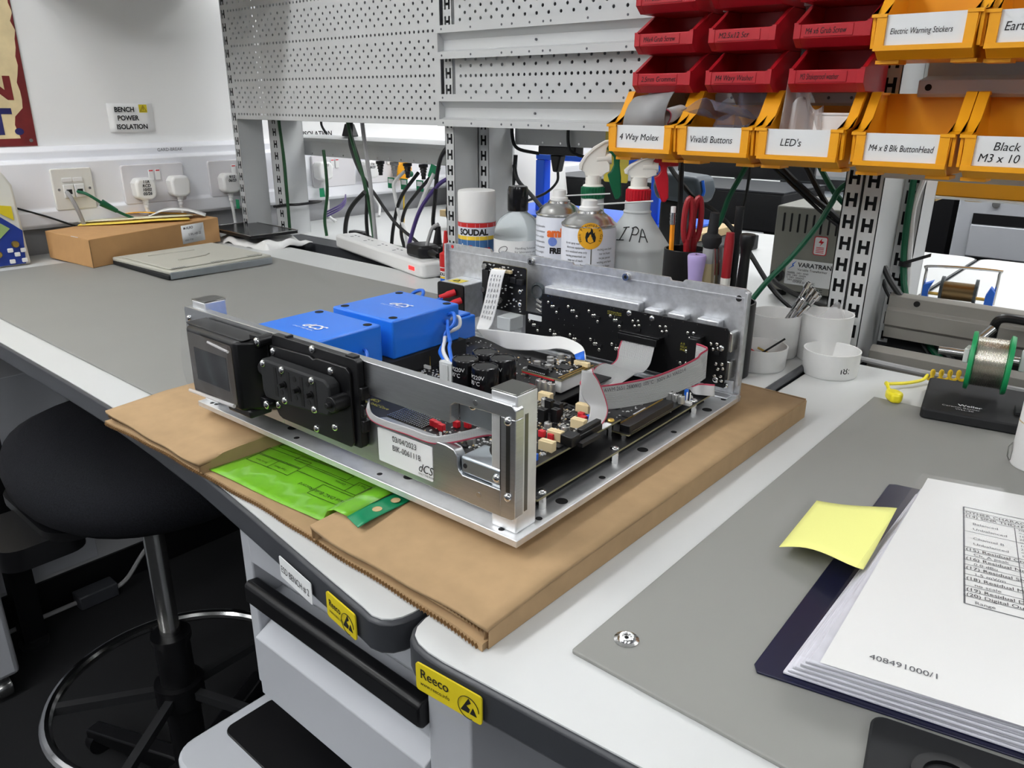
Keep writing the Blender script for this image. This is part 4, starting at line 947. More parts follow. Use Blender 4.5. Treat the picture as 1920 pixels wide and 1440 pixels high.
# bin contents
t = thing('ribbon_cable', 'wide grey flat cable rolled in the 4 Way Molex bin', 'cable', (XB[0]-.006, YBK-.06, ZB+.004))
m = M(); rows = []
for u in (-.036, .034):
    rows.append([(u+.006*math.sin(a), -.012+.030*math.cos(a)*.9-.0+ .2*u*0, .05+.032*math.sin(a)+.16*(u+.036)) for a in [-.6+4.6*i/22 for i in range(23)]])
m.grid(rows); m.put('sheet', grey_c, t, solid=.0012)
t = thing('ribbon_cable', 'short loop of grey ribbon with red edge in the 4 Way Molex bin', 'cable', (XB[0]+.034, YBK-.086, ZB+.02))
lp = [(.010*math.sin(a), .010*math.cos(a)*.6, .026+.022*math.sin(a*.5)*1.3-.002*a) for a in [.2+5.6*i/20 for i in range(21)]]
M().grid([[(x-.011, y-.006, z) for x, y, z in lp], [(x+.007, y+.008, z+.006) for x, y, z in lp]]).put('sheet', ribm, t, solid=.0012)
M().tube([(x-.011, y-.006, z) for x, y, z in lp], .0009, 6).put('red_edge', ribred, t)
def bag(label, x, y, z, w_, h_, m, f1, f2, lean, rz=0):
    t = thing('plastic_bag', label, 'bag', (x, y, z), rz)
    q = M(); q.grid([[(u*w_*(1-.25*v), lean*v+.010*math.sin(f1*u+2*v)*(.3+v), v*h_+.008*math.sin(f2*u+v*3)) for u in [-.5+i/14 for i in range(15)]] for v in [j/8 for j in range(9)]])
    q.put('film', m, t, solid=.0004); return t
bag('grey clear bag curled over the front lip of the Buttons bin', XB[1]-.006, YBK-.055, ZB+.062, .088, .014, smokef, 7, 9, -.075)
bag('crinkled clear bag standing at the right back of the Buttons bin', XB[1]+.024, YBK-.045, ZB+.03, .06, .068, smokef, 9, 12, -.01, .3)
bag('dark blue part bag lying inside the Buttons bin', XB[1]-.004, YBK-.075, ZB+.02, .07, .035, smokef, 6, 6, .03)
t = thing('button_parts', 'dark moulded parts inside the bags of the Buttons bin', 'parts', (XB[1], YBK-.07, ZB+.004)); M().prism(rounded(-.035, .03, -.02, .02, .006), 0, .038).put('moulding', navy, t, bev=.004)
bag('pinkish clear film curling up at the left of the LED bin', XB[2]-.034, YBK-.055, ZB+.02, .04, .082, clearf2, 6, 4, -.012, .5)
bag('folded clear film beside the white card in the LED bin', XB[2]-.012, YBK-.065, ZB+.02, .05, .058, clearf2, 9, 6, -.006, .3)
t = thing('card', 'white folded card standing in the LED bin', 'card', (XB[2]+.024, YBK-.055, ZB+.0045), .05)
M().box(-.026, .027, -.012, -.0108, 0, .062).box(-.026, .027, .012, .0132, 0, .06).box(-.026, .027, -.012, .0132, .058, .0595).put('card', paper, t)
M().box(.012, .015, -.0126, -.012, .035, .045).put('ink_mark', ink, t)

# ================================================================ cables under the bins
gb = 'cables under the yellow bins'
for lb, pts, r, m in (
    ('black cable swinging from under the Molex bin behind the red trigger to the pots', [(-.695, 1.2, .30), (-.69, 1.2, .264), (-.681, 1.2, .242), (-.658, 1.2, .218), (-.628, 1.2, .192), (-.595, 1.2, .178), (-.563, 1.2, .155), (-.528, 1.2, .12), (-.47, 1.2, .055), (-.40, 1.21, .01)], .0042, rubber),
    ('black cable hanging straight down behind the pencil', [(-.65, 1.18, .30), (-.649, 1.18, .267), (-.648, 1.18, .226), (-.646, 1.18, .185), (-.644, 1.18, .02)], .0045, rubber),
    ('green cable slanting down left behind the scissors', [(-.508, 1.16, .295), (-.515, 1.15, .271), (-.531, 1.15, .237), (-.546, 1.15, .205), (-.558, 1.15, .165), (-.574, 1.15, .142), (-.60, 1.15, .05)], .0042, green_c),
    ('thin black cable dropping beside the slanting green cable', [(-.546, 1.22, .30), (-.548, 1.22, .254), (-.548, 1.22, .223), (-.551, 1.22, .19), (-.558, 1.22, .164), (-.57, 1.22, .06)], .0026, rubber),
    ('thin black cable, lowest of the three slanting to the right upright', [(-.535, 1.2, .285), (-.521, 1.2, .266), (-.483, 1.2, .238), (-.441, 1.2, .207), (-.41, 1.2, .185), (-.385, 1.205, .168), (-.36, 1.215, .15)], .0028, rubber),
    ('thick black cable, middle of the three slanting to the right upright', [(-.515, 1.2, .288), (-.501, 1.2, .266), (-.476, 1.2, .242), (-.437, 1.2, .213), (-.41, 1.2, .195), (-.385, 1.208, .175), (-.36, 1.215, .158)], .0048, rubber),
    ('thick black cable, steepest of the three slanting to the right upright', [(-.470, 1.21, .29), (-.46, 1.205, .268), (-.441, 1.207, .238), (-.419, 1.208, .207), (-.403, 1.21, .187), (-.385, 1.214, .166), (-.36, 1.22, .14)], .0045, rubber),
    ('green cable curving right from under the LED bin to the upright', [(-.442, 1.195, .29), (-.434, 1.19, .27), (-.414, 1.19, .24), (-.397, 1.192, .218), (-.38, 1.205, .198)], .0042, green_c),
    ('long green cable crossing in front of the transformer box to the bench', [(-.365, 1.215, .25), (-.387, 1.18, .23), (-.397, 1.175, .206), (-.412, 1.17, .171), (-.439, 1.16, .125), (-.468, 1.15, .085), (-.488, 1.14, .05), (-.51, 1.12, .01)], .0042, green_c),
    ('green cable beside the right upright, tied once and bending to the bench back', [(-.300, 1.238, .32), (-.306, 1.236, .26), (-.306, 1.236, .22), (-.305, 1.236, .175), (-.300, 1.236, .122), (-.288, 1.228, .08), (-.268, 1.222, .052), (-.241, 1.215, .013), (-.20, 1.21, -.019)], .0046, green_c),
    ('second green cable ending low behind the solder stand', [(-.286, 1.222, .075), (-.255, 1.222, .035), (-.225, 1.222, .008), (-.185, 1.22, -.02)], .0042, green_c),
    ('white cable hanging beside the green one down the right upright', [(-.28, 1.243, .32), (-.291, 1.241, .258), (-.299, 1.24, .218), (-.300, 1.24, .188), (-.293, 1.24, .119), (-.29, 1.24, .093), (-.284, 1.24, -.022)], .004, white_c),
    ('black printed cable curving from the right upright to the solder stand', [(-.318, 1.205, .12), (-.303, 1.2, .1), (-.274, 1.2, .068), (-.24, 1.2, .031), (-.195, 1.2, -.007)], .0048, rubber),
    ('thin black cable lowest below the tied green cable', [(-.318, 1.21, .10), (-.306, 1.21, .079), (-.268, 1.21, .035), (-.226, 1.21, -.013)], .0032, rubber),
    ('grey cable lying along the back edge of the right bench', [(-.31, 1.112, .004), (-.26, 1.108, .004), (-.20, 1.106, .004), (-.14, 1.112, .004), (-.05, 1.112, .004)], .004, grey_c),
):
    cable('cable', lb, pts, r, m, 'cable', gb)
t = thing('cable_tie', 'black cable tie with long tail on the green cable at right', 'cable tie', (-.298, 1.236, .122))
M().cyl((0, 0, -.003), (0, 0, .004), .0085, n=14).prism([(0, 0), (.034, .016), (.034, .021), (0, .005)], -.008, -.006, 'y').put('band', rubber, t)
t = thing('seam_cable', 'dark cable strip lying in the joint between the two benches', 'cable strip', (-.3465, .93, .0002))
M().cyl((0, -.09, .004), (-.002, .09, .004), .0048, n=10).put('strip', edge, t)

# ================================================================ soldering stand area
t = thing('stand_base', 'black slab base of a soldering stand at the right edge', 'stand', (-.180, .930, .0036), .165)
M().prism(rounded(0, .16, 0, .128, .006), 0, .012).put('slab', blackm, t, bev=.002)
lettering('Weller', t, (.036, .030, .0121), (1, 0, 0), (0, 1, 0), .0062, papersh, bold=.0002); lettering('Ceramic Reciter', t, (.020, .022, .0121), (1, 0, 0), (0, 1, 0), .0042, papersh); lettering('WLL-50', t, (.034, .015, .0121), (1, 0, 0), (0, 1, 0), .004, papersh)
M().box(.092, .125, .03, .055, .012, .017).cyl((.105, .044, .017), (.105, .044, .026), .007, n=6).put('bolt', blackm, t, bev=.001)
t = thing('spool_bar', 'steel bar clamped to the rail carrying the green solder spool', 'bar', (0, 0, 0))
rod = (Vector((-.188, 1.004, .0665)), Vector((-.04, 1.027, .0665)))
M().cyl(rod[0], rod[1], .0048, n=14).put('rod', steel, t)
M().cyl((-.05, 1.026, .0665), (-.05, 1.19, .074), .0048).put('arm', steel, t)
c = M().box(-.1045, -.0945, 1.005, 1.031, .058, .083).put('white_clip', nylon, t, bev=.001); M().box(-.1605, -.1545, 1.0, 1.02, .058, .075).put('white_clip', nylon, t, bev=.001)
d = (rod[1]-rod[0]).normalized(); sc = Vector((-.1345, 1.0125, .0600))
t = thing('solder_spool', 'green flanged spool of shiny solder wire on the bar', 'spool', sc)
L = .0215; a = tuple(d)
M().lathe([(.0055, -L), (.0335, -L), (.0345, -L+.002), (.0345, -L+.0045), (.030, -L+.0055), (.0055, -L+.0055)], axis=a, n=40).put('flange', sgreen, t)
M().lathe([(.0055, L), (.0335, L), (.0345, L-.002), (.0345, L-.0045), (.030, L-.0055), (.0055, L-.0055)], axis=a, n=40).put('flange', sgreen, t)
pr = [(.008, -L+.0055)]; nw = 22
for k in range(nw*4+1): pr.append((.0284+.0010*abs(math.sin(k*math.pi/4)), -L+.0056+(2*L-.0112)*k/(nw*4)))
pr.append((.008, L-.0055)); M().lathe(pr, axis=a, n=40).put('wire_winding', tinw, t, ang=80)
t = thing('yellow_clip', 'yellow crocodile clip lead lying across the corner of the right mat', 'clip', (-.222, .968, .0036))
M().prism([(-.006, .009), (.002, .012), (.013, .004), (.014, -.008), (.004, -.013), (-.004, -.004), (-.009, .006)], 0, .012).put('clip_body', yellow_k, t, bev=.0035, seg=3)
M().tube(smooth([(-.004, .006, .008), (-.013, .024, .012), (-.016, .036, .007), (-.012, .052, .004), (.0, .07, .003), (.012, .092, .004), (.014, .108, .007)], 5), [.0045]+[.0022]*30, 8).put('lead', yellow_k, t)
co = [(.016+.0095*(i/18)*2*.55, .109+.0085*(i/18)*2*.42, 0) for i in range(1)]
hp = []
for i in range(90):
    s_ = i/18; hp.append((.015+.0088*s_+.002*math.cos(2*math.pi*s_)*0, .106+.0062*s_+.0045*math.sin(2*math.pi*s_)*.3, .0085+.0062*math.cos(2*math.pi*s_-math.pi) + 0) if False else (.015+.0088*s_+.0028*math.sin(2*math.pi*s_), .106+.0062*s_+.0030*math.sin(2*math.pi*s_), .0085-.0062*math.cos(2*math.pi*s_)))
M().tube(hp, .0019, 7).put('coiled_lead', yellow_c, t)
t = thing('tip_holder', 'small steel tube on a black clamp above the solder spool', 'holder', (0, 0, 0))
M().cyl((-.168, 1.128, .054), (-.156, 1.142, .070), .0058).put('tube', steel, t); M().cyl((-.1683, 1.1276, .0537), (-.1682, 1.1277, .0539), .0042).put('tube_bore', dark, t)
M().tube(smooth([(-.158, 1.16, .05), (-.156, 1.15, .074), (-.148, 1.146, .084), (-.125, 1.15, .084), (-.09, 1.16, .080)], 5), .0058, 10).put('clamp_arm', black, t)
t = thing('tape_roll', 'upright white paper roll cut by the right edge of the picture', 'roll', (-.057, .868, .0038))
M().lathe([(0, 0), (.021, 0), (.022, .002), (.022, .088), (.02, .09), (0, .09)], n=36).put('roll', paper, t)
band(t, 'tan_line', .022, .046, .0475, brownc)
M().tube([(-.0215, -.006, .002), (-.024, -.005, .006), (-.0245, -.0045, .016), (-.022, -.007, .022), (-.0205, -.0085, .014), (-.0205, -.008, .004)], .0008, 6, closed=True).put('wire_loop', steel, t)

# ================================================================ folder on the right mat
t = thing('document_folder', 'navy display folder of plastic sleeves lying open on the right mat', 'folder', (0, 0, .0036))
fr = [(-.1435, .4065), (-.139, .4005), (.04, .440), (.2, .476), (.13, .79), (-.1495, .7315), (-.1545, .7275)]
M().prism(fr, 0, .0016).put('cover', navy, t, bev=.0006)
for k in range(9):
    z = .0018+k*.0026; o = .0006*(k % 3)
    M().prism([(-.126+o+.0018*k, .409+.0012*(k % 2)-.0008*k), (.19, .474), (.125, .78), (-.129+.0012*k+o, .719-.001*k)], z, z+.0022).put('sleeve', pagef, t, bev=.0007)
M().quad((-.104, .4035, .0262), (.19, .4665, .0262), (.125, .775, .0262), (-.1205, .7095, .0262)).put('top_page', paper, t)
M().quad((-.118, .400, .0268), (.19, .463, .0268), (.125, .778, .0268), (-.1265, .715, .0268)).put('clear_sleeve', clearp, t)
ex = Vector((.98, .21, 0)).normalized(); ey = Vector((-.21, .98, 0)).normalized()
def pg(u, v, z=.0264): p = Vector((-.084, .672, z))+ex*u+ey*v; return tuple(p)
tb = M()
def hl(u0, u1, v, k=.0003): a, b_, c_, d_ = pg(u0, v-k), pg(u1, v-k), pg(u1, v+k), pg(u0, v+k); tb.quad(a, b_, c_, d_)
def vl(u, v0, v1, k=.0003): tb.quad(pg(u-k, v0), pg(u+k, v0), pg(u+k, v1), pg(u-k, v1))
vs = [0, -.006, -.0125, -.019, -.043, -.069, -.075, -.082, -.089, -.096, -.103, -.110, -.118, -.126, -.133, -.140, -.150]
for i, v in enumerate(vs): hl(0, .15, v, .0005 if i in (0, len(vs)-1) else .00025)
vl(0, -.15, 0, .0006); vl(.035, -.15, -.019); vl(.072, -.15, -.0); vl(.11, -.15, -.019); tb.put('table_rules', inkg, t)
for v, s_ in ((-.0115, 'OTHER CHARACTERISTICS'), (-.0178, '(14) SINR THD+N (dB), Output tests'), (-.0745, '(15) Residual Crosstalk (dB), Output'), (-.0885, '(16) Residual Noise (nV/Hz)'), (-.1025, '(17) Residual SMPTE IMD (%), 4:1'), (-.1175, '(18) Residual MOD IMD (%), 4:1, 60Hz'), (-.1325, '(19) Residual DFD IMD (%) mean, 19.5kHz'), (-.1395, '(20) Digital Output Amplitude Accuracy')):
    lettering(s_, t, pg(.001, v), ex, ey, .0042, ink, sx=.95, lift=.0002)
for v, s_ in ((-.030, 'Balanced'), (-.039, 'Unbalanced'), (-.055, 'Channel B'), (-.064, 'Unbalanced'), (-.081, 'Ch. A peak'), (-.0955, '0.0 dBu'), (-.110, '1.5 mV/m'), (-.125, 'no scale'), (-.148, 'Range'), ):
    lettering(s_, t, pg(.006, v), ex, ey, .0036, inkg, lift=.0002)
for k, v in enumerate([-.0235-.0053*i for i in range(9)]+[-.0805, -.0945, -.1085, -.1235, -.1475]):
    lettering(('20-90 kHz <0.08', '<-90.0 dB  ok', '100 dB / 40 Hz')[k % 3], t, pg(.037, v), ex, ey, .0032, inkg, lift=.0002); lettering(('0.0008 ok', '-101.4', '0.032')[k % 3], t, pg(.078, v), ex, ey, .0032, inkg, lift=.0002)
lettering('408491000/1', t, (-.083, .426, .0264), ex, ey, .0052, inkg, lift=.0002); lettering('A', t, (.0, .437, .0264), ex, ey, .006, inkg)
t = thing('sticky_note', 'pale yellow sticky note jutting out from the folder pages', 'note', (0, 0, 0))
m = M(); c00, c10, c11, c01 = Vector((-.184, .540, .012)), Vector((-.118, .528, .030)), Vector((-.124, .628, .0312)), Vector((-.191, .640, .010))
m.grid([[tuple((c00*(1-u)+c10*u)*(1-v)+(c01*(1-u)+c11*u)*v+Vector((0, 0, .0045*math.sin(u*4.4)*math.sin(1.2+v*2.2)))) for u in [i/12 for i in range(13)]] for v in [j/10 for j in range(11)]])
m.put('note', post, t, solid=.0003)
t = thing('device', 'dark plastic tool with round finger hole at bottom right under the folder', 'device', (-.045, .385, .0034), .2)
M().prism(rounded(-.022, .09, -.05, .03, .008), 0, .004).put('body', blackm, t, bev=.0015)
M().lathe([(.0125, .004), (.0125, .0065), (.018, .0065), (.018, .004)], (.018, -.005, 0), n=30).put('ring', black, t)

# ================================================================ seen behind
t = thing('blue_stand', 'blue framed stand on the opposite bench behind the bottles', 'stand', (0, 0, 0))
M().box(-1.375, -1.345, 1.69, 1.72, .0625, .1995).put('upright_bar', benchblue, t, bev=.003); M().box(-1.01, -.985, 1.69, 1.72, .0625, .1995).put('upright_bar', benchblue, t, bev=.003)
M().box(-1.375, -.985, 1.69, 1.72, .20, .215).put('cross_bar', benchblue, t, bev=.003)
M().box(-1.50, -.90, 1.62, 1.86, .0555, .0625).put('blue_tray', benchblue, t, bev=.002)
t = thing('board', 'tan board lying under the blue stand', 'board', (0, 0, 0)); M().box(-1.62, -.86, 1.56, 1.88, .037, .0545).put('board', brownc, t)
t = thing('case', 'black case beneath the tan board on the opposite bench', 'case', (0, 0, .0005)); M().box(-1.58, -.80, 1.58, 1.88, 0, .035).put('case', blackm, t, bev=.003)
t = thing('paper_sack', 'white paper sack seen through the gap right of the middle upright', 'sack', (-1.80, 2.09, .0005))
M().lathe([(0, 0), (.17, 0), (.19, .05), (.17, .2), (.13, .27), (0, .27)], n=20).put('sack', paper, t)
t = thing('document_sleeve', 'yellow transparent sleeve hanging behind the green trigger', 'sleeve', (-.80, 1.215, .208))
M().prism(rounded(-.026, .026, 0, .10, .004), -.0005, .0005, 'y').put('sleeve', yfilm, t)
t = thing('mains_plug', 'black plug block hanging under the mains rail behind the bottles', 'plug', (-.985, 1.30, .232))
M().box(-.055, .04, -.015, .015, .012, .03).prism([(-.028, .012), (.0, .012), (-.008, -.022), (-.02, -.022)], -.01, .01, 'y').put('body', black, t, bev=.003)
for lb, pts, r in (('black lead looping down from the plug block behind the clear bottle', [(-.998, 1.30, .212), (-1.0, 1.30, .19), (-1.03, 1.3, .165), (-1.08, 1.28, .14), (-1.1, 1.26, .11)], .0028),
                   ('black cable crossing from the middle upright down behind the spray cans', [(-1.10, 1.28, .22), (-1.085, 1.275, .19), (-1.04, 1.27, .16), (-.97, 1.26, .11), (-.90, 1.25, .06)], .0045),
                   ('black cable hanging close beside the middle upright pair', [(-1.10, 1.285, .24), (-1.105, 1.285, .19), (-1.115, 1.28, .12), (-1.12, 1.28, .01)], .0045),
                   ('black cable dropping from under the lower rail left of the green trigger', [(-.945, 1.262, .33), (-.945, 1.262, .27), (-.93, 1.265, .25), (-.90, 1.3, .24)], .0032),
                   ('black cable dropping from under the lower rail at its left end', [(-1.09, 1.262, .33), (-1.09, 1.262, .28), (-1.075, 1.262, .255), (-1.04, 1.29, .245)], .0036),
                   ('thin black lead lying behind the IPA bottle on the opposite bench', [(-.86, 1.3, .11), (-.83, 1.3, .08), (-.78, 1.33, .03), (-.70, 1.36, .004), (-.62, 1.40, .003)], .0022)):
    cable('cable', lb, pts, r, rubber, 'cable', 'cables behind the bottles')
t = thing('hot_air_tool', 'dark grey hot air tool with blue trim on a stand behind the scissors', 'tool', (-.765, 1.40, .0005))
M().box(-.032, .012, -.03, .03, 0, .165).put('handle', blackm, t, bev=.008, seg=3)
M().prism([(-.04, .165), (.05, .16), (.058, .185), (.05, .212), (-.04, .218), (-.05, .19)], -.035, .035, 'y').put('head', mat('slate_plastic', (66, 76, 84), .5), t, bev=.010, seg=3)
M().tube([(.0585, -.024, .178), (.0605, -.024, .186), (.0555, -.024, .206)], .003, 6).put('blue_trim', bluep, t)
t = thing('monitor', 'black monitor on the far bench behind the scissors', 'monitor', (-1.42, 3.1, .0005), .05)
M().box(-.29, .29, -.01, .02, .06, .33).put('screen', black, t, bev=.004); M().box(-.03, .03, -.01, .02, 0, .08).box(-.1, .1, -.08, .08, 0, .012).put('stand', blackm, t)
t = thing('storage_case', 'long black case along the aisle behind the transformer', 'case', (-1.35, 2.33, 0)); M().box(-.5, .42, 0, .35, -.03, .09).put('case', blackm, t, bev=.006); M().box(-.5, .42, .0, .35, .09, .094).put('lid', edge, t)
for k in range(2): M().box(-.45+k*.8, -.40+k*.8, .05, .30, -.93, -.03).put('trestle', black, t)
t = thing('laptop', 'dark open laptop lying on the far white bench left of the upright', 'laptop', (-1.13, 3.15, .0005), .15)
M().box(-.17, .17, -.12, .12, 0, .015).put('base', zinc, t, bev=.003); M().box(-.17, .17, .115, .125, .01, .06).put('screen', blackm, t)
t = thing('notebook_stack', 'stack of green and grey folders on the far bench', 'folders', (-1.15, 3.45, .0005)); M().box(-.14, .14, -.1, .1, 0, .05).put('folders', sdark, t, bev=.003)
t = thing('parts_bin', 'yellow bin seen from behind with a tray beneath, under the right rail', 'bin', (-.272, 1.45, .203))
M().box(-.055, .125, -.006, -.002, 0, .07).box(.105, .125, -.002, .12, 0, .07).box(-.055, .125, -.006, .12, 0, .003).put('shell', yel, t, bev=.002)
t = thing('tray', 'cream sheet metal tray with printed diagram hanging under the right rail', 'tray', (-.262, 1.45, .200), .02)
M().prism([(-.06, -.03), (-.045, -.02), (-.04, -.02), (.075, -.03), (.08, -.04), (.10, -.04), (.085, -.002), (-.06, -.002)], .0, .003).put('sheet', papersh, t)
M().box(-.065, -.05, -.035, .02, -.003, 0).put('edge_lip', brownc, t, bev=.001); M().box(.08, .095, -.045, .02, -.003, .0).put('edge_lip', brownc, t, bev=.001)
M().tube([(.0+.012*math.cos(a), -.02+.006*math.sin(a), -.0004) for a in [2*math.pi*i/16 for i in range(16)]], .0006, 4, closed=True).put('printed_diagram', brownc, t)
t = thing('drawer_cabinet', 'grey drawer cabinet across the aisle, seen under the right bins', 'cabinet', (-.59, 3.0, -.93))
M().box(0, 1.7, 0, .6, 0, 1.12).put('body', steel_grey, t, bev=.004)
for k in range(6):
    d_ = M().box(.05, 1.65, -.012, 0, .07+k*.145, .175+k*.145).put('drawer', steel_grey, t, bev=.003); M().box(.05, 1.65, -.006, 0, .178+k*.145, .212+k*.145).put('handle', black, d_)
M().cyl((.11, -.006, .97), (.11, 0, .97), .012).put('lock', steel, t)
t = thing('equipment_rack', 'dark equipment rack across the aisle, left of the grey drawer cabinet', 'rack', (-.92, 3.02, -.93))
M().box(0, .31, 0, .5, 0, 1.05).put('body', black, t); M().box(.12, .22, -.008, 0, .78, .86).put('panel', edge, t, bev=.004)
# second reel on the opposite bench
t = thing('wire_reel', 'dark spool of copper coloured wire in a steel handled reel holder', 'reel', (-.285, 1.59, .0005), .12)
M().tube(smooth([(-.058, 0, .004), (-.058, 0, .052), (-.052, 0, .062), (.052, 0, .066), (.058, 0, .058), (.058, 0, .004)], 5), .0026, 8).put('handle', steel, t)
for s in (-1, 1): M().prism([(s*.046-.002, 0), (s*.046+.012*s, 0), (s*.046+.012*s, .028), (s*.046+.004, .036), (s*.046-.002, .02)], -.012, .012, 'y').put('blue_bracket', bluep, t, bev=.001)
M().cyl((-.055, 0, .012), (.055, 0, .012), .003).put('axle', gold, t)
for s in (-1, 1): M().cyl((s*.030, 0, .0235), (s*.025, 0, .0235), .0228, n=32).put('flange', sdark, t)
M().cyl((-.025, 0, .021), (.025, 0, .021), .0165, n=32).put('wire_winding', mat('copper_wire', (120, 100, 70), .3, 1.), t)
# ================================================================ cardboard under the chassis
t = thing('cardboard_packing', 'flattened brown cardboard box under the opened chassis, with a cut away front flap', 'cardboard', (0, 0, .0002))
def wob(x): return .0013*math.sin(x*31)+.0009*math.sin(x*77+1)
fr_ = [(-.861+.0115*k, .3045+wob(-.861+.0115*k)*.6+.008*math.sin((k/50)*3.1)) for k in range(51)]
M().prism(fr_+[(-.2865, .306), (-.2835, .850), (-.857, .86)], 0, .0055).put('bottom_sheet', card, t)
def top_sheet(name, xs, y1, zf, fx=.022):
    """upper sheet drooping to the front; zf(x) is the height of its front edge"""
    m = M(); rows = []
    for j in range(9):
        v = j/8; rows.append([(x, (.3075+wob(x))*(1-v)+y1*v, zf(x)*(1-min(1, v*6))**2+fx*(1-(1-min(1, v*6))**2)) for x in xs])
    m.grid(rows); o = m.put(name, card, t, solid=.0035, off=-1)
    return o
top_sheet('right_panel', [-.4795+.0098*i for i in range(21)], .85, lambda x: .0192-.0035*math.sin((x+.48)/.195*math.pi), .0225)
top_sheet('left_flap', [-.861+.01017*i for i in range(21)], .86, lambda x: .017-.0045*math.sin((x+.861)/.2*math.pi), .022)
def fold(name, x0, x1, y1, z0, zfront, sl):
    # upright wall of a folded flap, lower at the crushed front
    m = M(); ys = [.3085, .318, .332, .35, .40, y1]; zs = [zfront, zfront+.0012, .0195, .0205, .0212, .0212]
    lo = [[(x0+sl*(y-.31), y, z0) for y in ys], [(x0+sl*(y-.31), y, z) for y, z in zip(ys, zs)], [(x1+sl*(y-.31), y, z) for y, z in zip(ys, zs)], [(x1+sl*(y-.31), y, z0) for y in ys], [(x0+sl*(y-.31), y, z0) for y in ys]]
    m.grid(lo); return m.put(name, card, t)
fold('right_side_wall', -.2888, -.2846, .850, .0003, .0180, .0045)
fold('fold_wall', -.4800, -.4760, .45, .0055, .0160, .003)
fold('flap_wall', -.6620, -.6575, .52, .0055, .0130, .002)
M().prism([(-.857, .857), (-.284, .848), (-.284, .852), (-.857, .861)], .0, .0225).put('back_wall', card, t)
M().grid([[(-.474, .40, .0222), (-.66, .40, .0222)], [(-.474, .855, .0222), (-.66, .855, .0222)]]).put('middle_panel', card, t, solid=.003, off=-1)
fl = M()
for x0, x1, z, yo in ((-.858, -.29, .0028, -.0012), (-.474, -.292, .0105, .006), (-.858, -.665, .0105, .004)):
    n = int((x1-x0)/.0009); pts = [(x0+(x1-x0)*i/n, .3045+wob(x0+(x1-x0)*i/n)*.6+.008*math.sin(((x0+(x1-x0)*i/n+.861)/.575)*3.1)+yo-.001, z+.0014*math.sin(i*math.pi/2)) for i in range(n+1)]
    fl.grid([[(a, b_, c_-.0004) for a, b_, c_ in pts], [(a, b_, c_+.0004) for a, b_, c_ in pts]])
    fl.grid([pts, [(a, b_+.012, c_) for a, b_, c_ in pts]])
fl.put('corrugated_flutes', cardin, t)
M().grid([[(x, .312+wob(x), .0105-.0017) for x in (-.47, -.38, -.294)], [(x, .40, .0105-.0017) for x in (-.47, -.38, -.294)]]).grid([[(x, .312, .0125) for x in (-.47, -.38, -.294)], [(x, .40, .0145) for x in (-.47, -.38, -.294)]]).put('inner_layer', card, t, solid=.0012)
# green sheet in a clear sleeve
t = thing('document_sleeve', 'bright green form in a clear sleeve on the cardboard under the chassis', 'document', (0, 0, .0))
g00, g10, g11, g01 = Vector((-.461, .331, .0235)), Vector((-.658, .316, .0062)), Vector((-.676, .40, .0066)), Vector((-.466, .42, .0235))
def gp(u, v, up=0):
    p = (g00*(1-u)+g10*u)*(1-v)+(g01*(1-u)+g11*u)*v; s = max(0, min(1, (u-.105)/.065)); s = s*s*(3-2*s); p.z = .0238*(1-s)+.0068*s+.0006*math.sin(u*9+v*4)+.0006+up; return p
M().grid([[tuple(gp(i/24, j/12)) for i in range(25)] for j in range(13)]).put('green_form', greensh, t, solid=.0004)
M().grid([[tuple(gp(i/24*1.01-.005, j/12*1.02-.01, .0009+.0005*math.sin(i*1.7+j))) for i in range(25)] for j in range(13)]).put('clear_film', clearf, t)
M().grid([[tuple(Vector((-.4405-.0205*k-.004*v, .3255+.005*k+.075*v, .0242-.0002*k)) + Vector((0, 0, .0006*math.sin(v*7)))) for k in (0, .15, .85, 1)] for v in [j/6 for j in range(7)]]).put('punched_edge', greendk, t, solid=.0006)
hs = M()
for v, u in ((.35, .45), (.62, .4)): hs.lathe([(0, 0), (.0042, 0), (.0042, .0004)], (-.4405-.0205*u-.004*v, .3255+.005*u+.075*v, .0249), n=20)
hs.put('punch_hole', brownc, t)
lines = M()
def gl(u0, v0, u1, v1, k=.004):
    n = 8
    A_ = [gp(u0+(u1-u0)*i/n, v0+(v1-v0)*i/n, .0008) for i in range(n+1)]
    d_ = (A_[-1]-A_[0]).normalized(); nn = Vector((-d_.y, d_.x, 0))*.00035
    lines.grid([[tuple(p-nn) for p in A_], [tuple(p+nn) for p in A_]])
for r in ((.10, .30, .42, .52), (.13, .56, .30, .78), (.30, .56, .62, .70), (.36, .73, .72, .84), (.62, .42, .93, .60), (.62, .62, .93, .78), (.36, .86, .90, .97)):
    u0, v0, u1, v1 = r; gl(u0, v0, u1, v0); gl(u0, v1, u1, v1); gl(u0, v0, u0, v1); gl(u1, v0, u1, v1)
gl(.77, .42, .77, .60); gl(.22, .56, .22, .78); lines.put('form_lines', ink, t)
dx_ = (g10-g00).normalized(); dx_.z = 0; dy_ = Vector((-.0, -1, 0))
def gtext(s_, u, v, size):
    o = lettering(s_, t, gp(u, v, .001), dx_, dy_, size, ink, 'form_print', shear=0)
    inv = None
    for q in o.data.vertices:
        # follow the sheet
        r = q.co-g00; u_ = r.dot((g10-g00).normalized())/(g10-g00).length; v_ = (r.y-(g10.y-g00.y)*u_)/.087
        q.co.z = gp(max(0, min(1, u_)), max(0, min(1, v_)), .0012).z
gtext('Vivaldi DAC Build Record', .185, .40, .0046); gtext('Auto Test 1', .185, .74, .0030); gtext('Current', .33, .66, .0030); gtext('Evaluation - Comments', .42, .88, .0030); gtext('Test Sheet', .66, .50, .0030); gtext('Serial Item', .80, .50, .0030)

